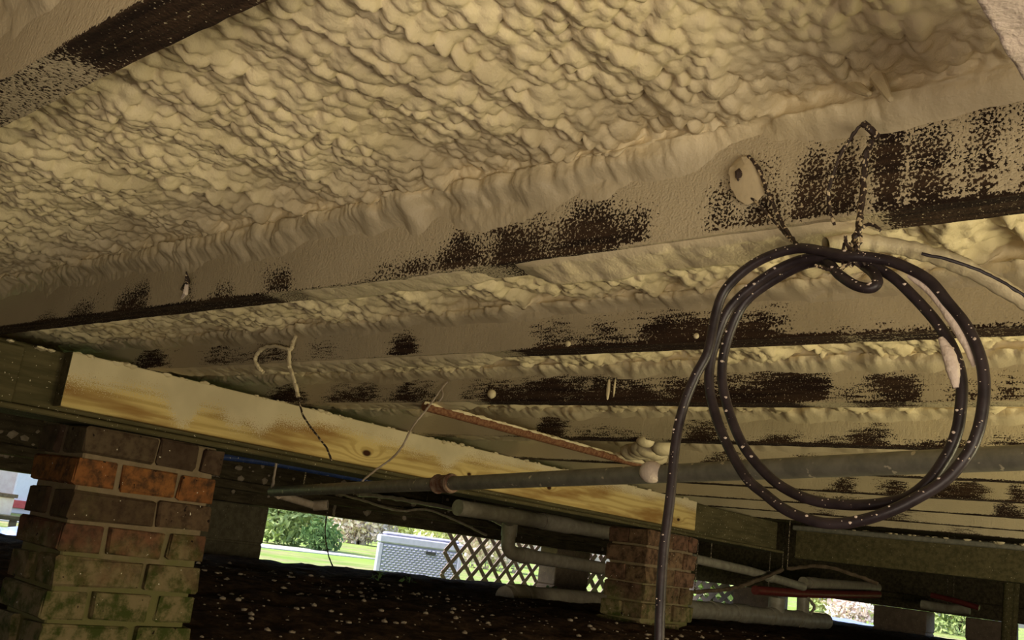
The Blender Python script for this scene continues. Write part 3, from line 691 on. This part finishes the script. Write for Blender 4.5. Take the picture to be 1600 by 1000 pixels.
for i in range(60):
    t = i / 60 * 2 * math.pi * 4; knot.append(c0 + np.array([.006 * math.cos(t * .5 + .6) * .6, .0075 * math.cos(t), .0075 * math.sin(t)]) * (1 + .25 * math.sin(i * 1.7)) + np.array([(i / 60 - .5) * .012, 0, 0]))
MB().tube(np.array(knot), .0011, 6).build('knot', M['wire'], W2, True)
for pl in ([(1333, 398), (1322, 380), (1321, 369)], [(1335, 372), (1352, 352), (1365, 352), (1376, 360)], [(1333, 404), (1322, 415), (1300, 422), (1285, 418), (1274, 415)], [(1336, 392), (1346, 375), (1338, 362)]):
    wire('wire_end', None, [ony(a, b, .652) for a, b in pl], .0012, None, W2)
# white foam-coated tube arching right of the coil
pts = [(1290, 382), (1320, 378), (1350, 378), (1400, 385), (1450, 397), (1500, 414), (1550, 440), (1600, 470), (1660, 510)]
P = catmull([ony(a, b, .700 + .10 * i / 8) for i, (a, b) in enumerate(pts)], 12)
FT = empty('foam_coated_conduit', P[0], 'cream foam-coated conduit arching down from behind the coil knot to the right edge', 'conduit')
n = len(P); rr = .0066 * (.9 + .25 * vn(np.arange(n) * .45, np.zeros(n), 6)); v, q = tube_np(P, rr, 14)
link('conduit', mesh_np('conduit', v, q), M['foam'], FT)
wire('bare_wire', None, [ony(1440, 396, .716), ony(1500, 411, .726), ony(1560, 437, .739), ony(1602, 463, .750)], .0012, M['cable'], FT)
# torn scrap and nail on the long joist
NL = empty('nail_scrap', ony(290, 455, .69), 'dark nail with a torn paper scrap stuck on the long caked joist, left', 'nail')
MB().tube([ony(291, 424, .684), ony(293, 440, .688), ony(284, 452, .70)], np.array([.0008, .0045, .002]), 6).build('nail', M['wire'], NL)
MB().tube([ony(292, 444, .690), ony(290, 458, .693), ony(284, 466, .698)], np.array([.003, .004, .002]), 6).build('scrap', M['pale_foam'], NL)

# ------------------------------------------------------------------ pipes
def pipe(name, lab, pts, r, mat, cat='pipe', n=16, per=1, group=None, couplings=(), parts=None):
    T = empty(name, pts[0], lab, cat, group); P = np.array(pts) if per == 1 else catmull(pts, per)
    tb = MB().tube(P, r, n).build('tube', mat, T, True)
    for p0, p1, k in couplings: m = frame_to(p0, p1); L = float(np.linalg.norm(np.array(p1) - np.array(p0))); MB().lathe([(r * .9, 0), (r * k * .97, 0), (r * k, L * .08), (r * k, L * .92), (r * k * .97, L), (r * .9, L)], m).build('coupling', mat, tb, True)
    return T
def hang(T, *ps):
    for p in ps: MB().tube([p, (p[0], p[1], .44 if p[1] < 4.1 else .522)], .003, 6).build('hanger', M['wire'], T, True)
pa, pb = np.array(ond(1660, 712, 1.10)), np.array(ond(425, 768, 2.72))
PG = pipe('metal_pipe', 'long grey galvanized pipe crossing the picture below the joists', [pa, pb], .0135, M['galv'])
def along(px, py):  # nearest point of the pipe axis to a picture point
    best = min((np.linalg.norm(np.cross(ray(px, py) / np.linalg.norm(ray(px, py)), pa + (pb - pa) * t)), t) for t in np.linspace(0, 1, 600)); return pa + (pb - pa) * best[1], best[1]
du = (pb - pa) / np.linalg.norm(pb - pa)
c, _ = along(695, 752); m = frame_to(c - du * .03, c + du * .03)
MB().lathe([(.012, 0), (.0175, 0), (.0195, .006), (.0175, .010), (.0175, .050), (.0195, .054), (.0175, .06), (.012, .06)], m).build('coupling', M['rust'], PG, True)
c, _ = along(1018, 740); mb = MB(); mb.blob(c + np.array([.006, -.012, .002]), (.019, .014, .0165), 3, .015); mb.build('foam_blob', M['pale_foam'], PG, True)
# brown pipe slung along under the joists
p0, p1 = onz(672, 637, .278), onz(1006, 727, .272)
RP = pipe('brown_pipe', 'rusty brown slanting pipe between the joists and the grey pipe, foam on top', [p0 + (p0 - p1) * .02, p1], .0105, M['redpipe'])
mb = MB(); d_ = p1 - p0
for i in range(46):
    c = p0 + d_ * (i / 45.) ; r = random.uniform(.008, .0125) * (.8 + .7 * (i > 38)); mb.blob(c + np.array([.002, 0, .007]), (r, r * 2.6, r * .75), 1, .12)
tag(mb.build('foam_cap', M['foam'], RP, True), kind='stuff')
FC = empty('foam_clump', onz(1010, 706, .285), 'bulbous foam clump at the end of the rusty brown pipe', 'foam insulation')
for a, b, r in [(1000, 705, .03), (1022, 712, .034), (1035, 700, .026), (1008, 690, .02), (988, 706, .030), (1004, 702, .03), (1012, 702, .03), (1024, 706, .03)]:
    mb = MB(); mb.blob(onz(a, b, .287), (r * 1.1, r * 1.1, r * .75), 2, .06); mb.build('lump', M['foam'], FC, True)
# blue tube under the pine girder
T = pipe('water_tube', 'thin dark blue tube running under the pine girder beside the mossy pier', [onx(325, 711, -2.55), onx(420, 723, -2.55), onx(520, 741, -2.55), onx(640, 762, -2.55)], .010, M['blue'], per=5); hang(T, onx(420, 723, -2.55), onx(600, 755, -2.55))
# broken white pipe end and hook near the pipe's far end
T = pipe('pipe_stub', 'short whitish broken pipe stub lying under the far end of the grey pipe', [onx(432, 772, -2.9), onx(498, 792, -2.9)], .014, M['clay'], couplings=[(onx(490, 790, -2.9), onx(512, 789, -2.86), 1.35)]); hang(T, onx(470, 783, -2.9))
wire('hook_wire', 'pale bent wire hook at the far end of the grey pipe', [pb + np.array([.01, -.01, .11]), ond(427, 752, 2.70), ond(426, 766, 2.70), ond(433, 777, 2.70), ond(440, 776, 2.70)], .0035, M['clay'])
# drains past the second pier
xa = -2.95
DR = pipe('drain_pipe', 'thick tan drain pipe on the soil beside the right brick pier', [onx(788, 936, xa), onx(820, 936, xa), onx(862, 938, xa), onx(955, 945, xa)], .058, M['pvc_dark'], n=22,
          couplings=[(onx(795, 936, xa), onx(812, 936, xa), 1.18), (onx(815, 936, xa), onx(822, 936, xa), 1.12)])
mb = MB(); mb.blob(onx(775, 944, -2.9), (.07, .09, .03), 2, .2); tag(mb.build('foam_lump', M['pale_foam'], None, True), 'white foam lump at the open end of the thick tan drain pipe', 'foam insulation')
EP = pipe('elbow_pipe', 'tan waste pipe dropping to an elbow in front of the lattice', [onx(797, 812, -3.1), onx(795, 835, -3.1), onx(794, 852, -3.1), onx(799, 862, -3.1), onx(812, 867, -3.1), onx(870, 876, -3.1), onx(940, 888, -3.1)], .034, M['pvc_dark'], per=5,
          couplings=[(onx(797, 803, -3.02), onx(797, 814, -3.1), 1.0), (onx(797, 818, -3.1), onx(795, 838, -3.1), 1.15), (onx(812, 867, -3.1), onx(826, 869, -3.1), 1.15)])
T = pipe('waste_pipe', 'upper tan waste pipe running above the lattice to the right brick pier', [onx(715, 793, -3.0), onx(780, 803, -3.0), onx(845, 814, -3.0), onx(955, 833, -3.0)], .036, M['pvc_dark'],
     couplings=[(onx(846, 814, -3.0), onx(890, 822, -3.0), 1.13)]); hang(T, onx(740, 797, -3.0), onx(925, 828, -3.0))
xb = -2.5
RD = pipe('drain_run', 'jointed grey drain pipe run lying low behind the right brick pier', [onx(1070, 952, xb), onx(1150, 959, xb), onx(1290, 971, xb)], .047, M['pvc'], n=20,
     couplings=[(onx(1110, 955, xb), onx(1122, 957, xb), 1.1), (onx(1145, 959, xb), onx(1165, 960, xb), 1.12), (onx(1200, 964, xb), onx(1225, 966, xb), 1.15), (onx(1242, 968, xb), onx(1268, 970, xb), 1.15)])
MB().tube([onx(1214, 934, xb), onx(1213, 950, xb), onx(1210, 962, xb)], .046, 16).build('riser', M['pvc'], RD, True)
MB().tube([onx(1255, 932, xb), onx(1254, 968, xb)], .036, 16).build('riser', M['pvc'], RD, True)
T = pipe('thin_conduit', 'thin pale conduit slanting down behind the right brick pier', [onx(1080, 872, -2.3), onx(1170, 892, -2.3), onx(1255, 917, -2.3)], .022, M['pvc'], couplings=[(onx(1200, 900, -2.3), onx(1206, 902, -2.3), 1.3)]); hang(T, onx(1110, 878, -2.3))
T = pipe('water_tube', 'red water tube strung low across to the dark pier at lower right', [onx(1180, 922, -2.4), onx(1250, 927, -2.4), onx(1320, 929, -2.4), onx(1372, 929, -2.4)], .024, M['red'], per=4); hang(T, onx(1200, 924, -2.4))
pipe('vent_pipe', 'grey pipe just above the red water tube, lower right', [onx(1255, 910, -2.5), onx(1370, 918, -2.5)], .033, M['pvc_dark'], couplings=[(onx(1262, 911, -2.5), onx(1275, 912, -2.5), 1.15)])
T = pipe('water_tube', 'short red tube right of the dark pier, lower right', [ony(1455, 930, 6.9), ony(1490, 938, 6.9), ony(1530, 950, 6.9)], .018, M['red']); hang(T, ony(1490, 938, 6.9))
T = pipe('vent_pipe', 'grey pipe above the smaller bright opening at right', [ony(1440, 944, 6.95), ony(1480, 951, 6.95), ony(1515, 953, 6.95)], .03, M['pvc']); hang(T, ony(1480, 951, 6.95))
pipe('stand_pipe', 'dark vertical pipe near the right edge at the bottom', [ony(1578, 880, 6.2), ony(1570, 1040, 6.2)], .028, M['old_wood'])
pipe('stand_pipe', 'slimmer dark vertical pipe beside the one at the right edge', [ony(1590, 890, 6.3), ony(1580, 1045, 6.3)], .018, M['old_wood'])
wire('loose_cable', 'brown loose cable sagging behind the right brick pier', [onx(1085, 925, -2.25), onx(1140, 920, -2.25), onx(1180, 908, -2.25), onx(1222, 890, -2.25)], .009, M['bark'], cat='cable', up=(0, 3))
wire('loose_cable', 'pale cable sagging along the sill left of the lattice', [onx(520, 768, -4.3), onx(570, 783, -4.3), onx(625, 798, -4.3), onx(665, 796, -4.3), onx(710, 812, -4.3), onx(760, 836, -4.3)], .007, M['clay'], cat='cable', up=(0, 3))
wire('loose_cable', 'second pale cable draped under the sill near the lattice', [onx(560, 772, -4.25), onx(620, 779, -4.25), onx(690, 792, -4.25), onx(760, 808, -4.25), onx(800, 830, -4.25)], .012, M['pvc_dark'], cat='cable', up=(0, 2))
wire('loose_cable', 'dark cable sagging below the cross beam at lower right', [ony(1230, 888, 4.3), ony(1285, 885, 4.3), ony(1330, 897, 4.3), ony(1372, 912, 4.3)], .008, M['bark'], cat='cable', up=(0,))
wire('loose_cable', 'thin greenish wire dangling beside the right drain risers', [onx(1263, 935, -2.3), onx(1272, 948, -2.3), onx(1266, 960, -2.3)], .008, M['pvc'], cat='cable')
# hanging bits of wire in front of the pine girder
w = empty('dangling_wire', ony(460, 525, 1.04), 'foam-crusted wire loop hanging before the left half of the pine girder', 'wire')
wire('crusted_loop', None, [ony(463, 522, 1.05), ony(457, 540, 1.045), ony(452, 546, 1.04), ony(430, 541, 1.035), ony(410, 545, 1.035), ony(399, 560, 1.035), ony(404, 575, 1.04), ony(412, 582, 1.05)], .0035, M['foam'], w)
wire('crusted_strand', None, [ony(452, 546, 1.04), ony(452, 570, 1.04), ony(459, 592, 1.04), ony(466, 620, 1.04)], .0036, M['foam'], w)
wire('strand', None, [ony(466, 618, 1.04), ony(472, 645, 1.035), ony(486, 668, 1.03), ony(506, 694, 1.03), ony(512, 703, 1.03), ony(518, 720, 1.03)], .0016, M['wire'], w)
w = empty('dangling_wire', ony(697, 598, 1.40), 'pale forked wire slanting down from the dark-banded joist over the pine girder', 'wire')
wire('strand', None, [ony(699, 597, 1.43), ony(690, 607, 1.42), ony(676, 627, 1.41), ony(662, 645, 1.40), ony(644, 668, 1.38), ony(628, 698, 1.36), ony(610, 718, 1.34), ony(590, 732, 1.32), ony(566, 752, 1.30)], .0020, M['clay'], w)
wire('fork', None, [ony(690, 607, 1.42), ony(692, 618, 1.42), ony(685, 628, 1.42)], .0018, M['clay'], w)
wire('dangling_wire', 'hair-thin dark string hanging in the garden opening', [onx(512, 795, -4.2), onx(508, 830, -4.2), onx(512, 862, -4.2), onx(520, 885, -4.2), onx(533, 906, -4.2)], .0035, M['wire'])
wire('dangling_wire', 'short pale wire end hanging under the sill above the bush', [onx(525, 782, -4.456), onx(521, 805, -4.456)], .008, M['clay'])

# drips on far joists
for a, b, yy, r in [((953, 592), (948, 625), 1.438, .004), ((960, 590), (960, 622), 1.438, .0022), ((765, 613), (772, 618), 1.438, .010), ((888, 533), (887, 541), 1.05, .0045), ((1087, 524), (1089, 526), 1.05, .004)]:
    jn = [o for o in col.objects if o.name.startswith('floor_joist')][3 if yy > 1.2 else 2]
    mb = MB(); p, q_ = ony(*a, yy), ony(*b, yy); m_ = (p + q_) / 2; mb.blob(m_, (r, r * .8, max(r, abs(p[2] - q_[2]) / 2)), 2, .08); mb.build('foam_drip', M['foam'], jn, True)

# ------------------------------------------------------------------ soil debris
mb = MB(); i = 0
while i < 1300:
    px, py = random.uniform(300, 1290), random.uniform(900, 1060)
    v = ray(px, py)
    d = random.uniform(1.2, 4.2); p = v / np.hypot(v[0], v[1]) * d
    if p[0] < -4.3 or p[1] > 7 or (-2.42 < p[0] < -1.98 and (2.9 < p[1] < 3.7 or .9 < p[1] < 1.36)): continue
    r = random.choice((.0015, .002, .002, .003, .003, .004, .005, .008)); zz_ = float(soil_z(np.array(p[0]), np.array(p[1])))
    mb.blob((p[0], p[1], zz_ + r * .3), (r * 1.3, r * 1.2, r * .7), 1, .3); i += 1
tag(mb.build('foam_crumb', M['clay']), 'scattered pale foam crumbs over the dark soil', 'debris', kind='stuff')

def leaves(n, ctr, rad_, size, seed, flat=.0, hollow=.35):
    r = np.random.default_rng(seed); d = r.normal(size=(n, 3)); d /= np.linalg.norm(d, axis=1)[:, None]; rr = hollow + (1 - hollow) * r.random(n) ** .5
    bump = 1 + .25 * np.sin(d[:, 0] * 5 + seed) * np.cos(d[:, 1] * 4 + d[:, 2] * 5)
    c = np.asarray(ctr) + d * (rr * bump)[:, None] * np.asarray(rad_); a = r.normal(size=(n, 3)); a /= np.linalg.norm(a, axis=1)[:, None]; b = np.cross(a, r.normal(size=(n, 3))); b /= np.linalg.norm(b, axis=1)[:, None]
    s = (size * (.6 + .8 * r.random(n)))[:, None]
    V = np.stack([c - a * s, c + b * s * .45, c + a * s, c - b * s * .45], 1).reshape(-1, 3); return V, np.arange(n * 4).reshape(-1, 4)
def bush(name, lab, base, rad_, n, size, mat, seed, cat='bush'):
    B = empty(name, base, lab, cat); c = (base[0], base[1], base[2] + rad_[2] * .95)
    v, q = leaves(n, c, rad_, size, seed); link('foliage', mesh_np('foliage', v, q, False), M[mat], B)
    mb = MB(); rs = random.Random(seed)
    for i in range(5): mb.tube([(base[0], base[1], base[2] - .03), (base[0] + rs.uniform(-.4, .4) * rad_[0], base[1] + rs.uniform(-.4, .4) * rad_[1], base[2] + rad_[2] * rs.uniform(.7, 1.4))], np.array([.02, .008]) * max(1, rad_[2]), 6)
    mb.build('stem', M['bark'], B); return B
for px, py in [(588, 908), (636, 914), (830, 925), (860, 925)]:
    b = onx(px, py + 6, -3.3); W = empty('weed', (b[0], b[1], b[2]), {588: 'small dark weed sprig left of the grey box, on the soil edge', 636: 'small dark weed sprig in front of the grey box'}.get(px, 'small dark weed at the base of the lattice, ' + ('left one' if px == 830 else 'right one by the brown pier')), 'weed')
    v, q = leaves(9, (b[0], b[1], b[2] + .035), (.035, .05, .03), .020, px, hollow=.1); link('foliage', mesh_np('foliage', v, q, False), M['leaf_dark'], W)
    MB().tube([b + np.array([0, 0, -.04]), b + np.array([0, .01, .05])], .003, 5).build('stem', M['leaf_dark'], W)

# ------------------------------------------------------------------ outdoors: lattice, box, garden
def lattice(lab, org, du_, w_, h_, pitch, sw, zig_left=False):
    """diagonal strips, two layers, cut to the panel; org = lower corner, du_ = unit along the panel"""
    T = empty('lattice_panel', org, lab, 'lattice'); du_ = np.array(du_, float); nrm = np.array([-du_[1], du_[0], 0]); dz = np.array([0, 0, 1.0])
    for lay, sg in ((0, 1), (1, -1)):
        k = -int(h_ / pitch) - 1
        while k * pitch < w_ + h_:
            a = k * pitch; k += 1
            s0, s1 = (max(0, -a), min(h_, w_ - a)) if sg > 0 else (max(0, a - w_), min(h_, a))
            if s1 - s0 < .05: continue
            if zig_left and ((sg > 0 and a < 0) or (sg < 0 and a < h_ and False)): s0 += .0
            A = org + du_ * (a + sg * s0) + dz * s0; B = org + du_ * (a + sg * s1) + dz * s1
            ax = (B - A) / np.linalg.norm(B - A); side = np.cross(ax, nrm); o = nrm * (.007 * lay); hw = sw / 2
            v = []
            for e in (A, B):
                for sd in (-1, 1):
                    for th in (0, .006): v.append(e + side * hw * sd + o + nrm * th)
            MB().add(v, [(0, 1, 3, 2), (4, 6, 7, 5), (0, 4, 5, 1), (2, 3, 7, 6), (0, 2, 6, 4), (1, 5, 7, 3)]).build('slat', M['lattice'], T)
    return T
la = onx(683, 925, -4.75); lattice('brown diagonal lattice panel closing the opening beside the grey box', np.array([-4.75, onx(690, 900, -4.75)[1], -.36]), (0, 1, 0), 1.45, .44, .150, .030, True)
lattice('dark lattice panel glimpsed in the gap left of the right brick pier', np.array([-4.75, onx(915, 900, -4.75)[1], -.36]), (0, 1, 0), 1.2, .42, .15, .045)
lattice('black lattice with bright green gaps right of the right brick pier', np.array([ony(1075, 930, 7.95)[0], 7.95, -.40]), (1, 0, 0), .62, .36, .12, .038)

def rot_box(parts, mat, name, parent): return parts.build(name, mat, parent, loc=(0, 0, 0))
bc = onx(668, 880, -6.3); az = math.atan2(-bc[1], -bc[0]) + .10       # its front looks back at the house
DB = empty('deck_box', (bc[0], bc[1], -.42), 'pale grey wicker-pattern storage box out on the lawn', 'storage box', rz=az)
hb = .44; dist_ = float(np.hypot(bc[0], bc[1])); wl_, wr_ = -50 / FOC * dist_ , 75 / FOC * dist_
def bb(lo, hi, bev, name, mat, par=None): return rot_box(MB().box(lo, hi, bev), mat, name, par or DB)
zt = onx(650, 836, bc[0])[2] + .42; zl = zt - .10
BD = bb((-.5, -wr_ * 1.0, 0), (0, -wl_, zl), .012, 'body', M['box'])
rot_box(MB().box((-.51, -wr_ - .012, zl - .002), (.014, -wl_ + .012, zt - .03), .012).box((-.48, -wr_ + .03, zt - .034), (-.02, -wl_ - .03, zt), .014), M['box'], 'lid', DB)
for yy in (-wr_ + .012, -wl_ - .012): bb((-.002, yy - .018, 0), (.012, yy + .018, zl - .006), .004, 'corner_post', M['box'], BD)
mb = MB(); r_ = 0; z = .02
while z < zl - .025:
    yy = -wr_ + .034 + (.02 if r_ % 2 else 0)
    while yy < -wl_ - .06: mb.box((-.004, yy, z), (.014, yy + .028, z + .014), .005); yy += .040
    z += .021; r_ += 1
tag(rot_box(mb, M['box'], 'wicker_weave', BD), kind='stuff')
bb((.002, -.03, zl - .055), (.018, .06, zl - .028), .003, 'latch', M['box_dark'], BD)
bb((-.12, -wl_, .20), (-.05, -wl_ + .09, .225), .004, 'side_handle', M['box_dark'], BD)

def at(px, x=None, y=None): p = onx(px, 850, x) if x is not None else ony(px, 950, y); return (p[0], p[1], -.42)
bush('bush', 'large dappled green bush seen in the garden opening, left', at(432, -14.6), (.9, .85, .95), 6000, .065, 'leaf_green', 11)
bush('bush', 'smaller dark green shrub at the foot of the dappled bush', at(500, -13.3), (.35, .35, .25), 900, .05, 'leaf_dark', 12)
bush('bush', 'pinkish sunlit bush behind the lawn, left of the grey box', at(560, -24), (1.0, 1.4, 1.3), 6000, .10, 'leaf_pink', 13)
bush('bush', 'yellow sunlit bush behind the grey box', at(640, -29), (1.2, 1.8, 1.4), 6000, .11, 'leaf_yellow', 14)
bush('bush', 'pale yellow-green bush at the back, between the dappled bush and the pink one', at(490, -32), (1.2, 1.8, 1.6), 6000, .11, 'leaf_yellow', 21)
bush('bush', 'pale yellow-green bush beyond the lattice', at(720, -19), (1.3, 1.5, 1.2), 5000, .09, 'leaf_yellow', 15)
bush('bush', 'pink and white flowering bush beyond the lattice', at(775, -13), (.7, .9, .9), 4000, .06, 'leaf_pink', 16)
bush('bush', 'bright green bush beyond the black lattice gaps', at(1110, None, 15.5), (1.5, 1.2, 1.0), 1800, .14, 'leaf_green', 17)
bush('bush', 'pinkish twiggy bush in the larger bright opening, lower right', at(1328, None, 14.0), (.35, .35, .22), 600, .05, 'leaf_pink', 18)
bush('bush', 'yellow-green bush behind the larger bright opening, lower right', at(1325, None, 20), (1.4, 1.2, 1.2), 5000, .08, 'leaf_yellow', 19)
bush('bush', 'green bush behind the smaller bright opening, lower right', at(1495, None, 18), (1.0, 1.0, 1.0), 5000, .06, 'leaf_green', 20)
# tarp strip seen through the right opening
n1 = 24; tx = np.linspace(-4.75, -3.2, n1); ty = np.linspace(10.4, 12.6, n1); TX, TY = np.meshgrid(tx, ty, indexing='ij'); TZ = -.40 + .10 * (1 - sst(0, 1.3, TX + 4.75)) * (1 - sst(11.6, 12.6, TY)) + .05 * fbm(TX * 3, TY * 3, 2)
v = np.stack([TX, TY, TZ], -1).reshape(-1, 3); q = grid_quads(n1, n1); o = link('tarp', mesh_np('tarp', v, q), M['tarp']); tag(o, 'blue-grey tarp lying on the ground in the larger bright opening, lower right', 'tarp')
o.modifiers.new('thickness', 'SOLIDIFY').thickness = .006
# what shows left of the mossy pier
c = onx(20, 760, -16); HS = empty('neighbour_house', (-16, c[1], -.42), 'pale pink and white house front far left beyond the mossy pier', 'house')
MB().box((-19, c[1] - 3.2, -.42), (-16, c[1] + .02, 2.4)).build('wall', M['house_wall'], HS)
MB().box((-16.2, c[1] + .02, -.42), (-15.95, c[1] + .55, 2.4), .01).build('corner_board', M['white_paint'], HS)
MB().box((-19.3, c[1] - 3.5, 2.4), (-15.6, c[1] + .9, 2.55), .02).build('roof', M['roofing'], HS)
MB().box((-15.95, c[1] - .1, onx(30, 790, -15.95)[2] - .04), (-15.9, c[1] + .5, onx(30, 787, -15.95)[2] + .05), .005).build('red_panel', M['red_paint'], HS)
RA = empty('porch_ramp', onx(5, 785, -14.5), 'brownish sloping porch step in front of the pale pink house', 'porch')
a = onx(-15, 786, -14.5); b = onx(24, 776, -14.5); MB().box((-15.2, a[1], -.42), (-14.5, b[1], b[2] - .02), .01).build('step', M['house_wall'], RA); MB().box((-15.2, a[1] - .02, b[2] - .02), (-14.45, b[1] + .02, b[2] + .03), .005).build('tread', M['bark'], RA)
BT = empty('ground_tarp', onx(15, 840, -9), 'blue tarp bundle on the grass far left beyond the mossy pier', 'tarp')
a = onx(-30, 852, -9); b = onx(45, 852, -9); mb = MB()
for i in range(9):
    t = i / 8; p = a + (b - a) * t; mb.blob((p[0] + random.uniform(-.1, .1), p[1], p[2] + .05), (.25, .16, .11), 2, .1)
mb.build('bundle', M['tarp'], BT, True)
RL = empty('fence_rail', onx(20, 797, -10.5), 'dark low rail crossing the left opening above the blue tarp', 'fence')
a = onx(-40, 799, -10.5); b = onx(70, 797, -10.5); MB().box((-10.53, a[1], a[2] - .05), (-10.47, b[1] + .2, a[2] - .005), .004).build('rail', M['sill_wood'], RL)
for t in (0, .5, 1.0): yy = a[1] + (b[1] + .1 - a[1]) * t; MB().box((-10.53, yy - .03, -.42), (-10.47, yy + .03, a[2] - .045), .004).build('post', M['sill_wood'], RL)

# ------------------------------------------------------------------ everything sits ZS above the zero level
for o in list(col.objects):
    if o.parent is None and o.type in ('MESH', 'EMPTY'): o.location.z += ZS
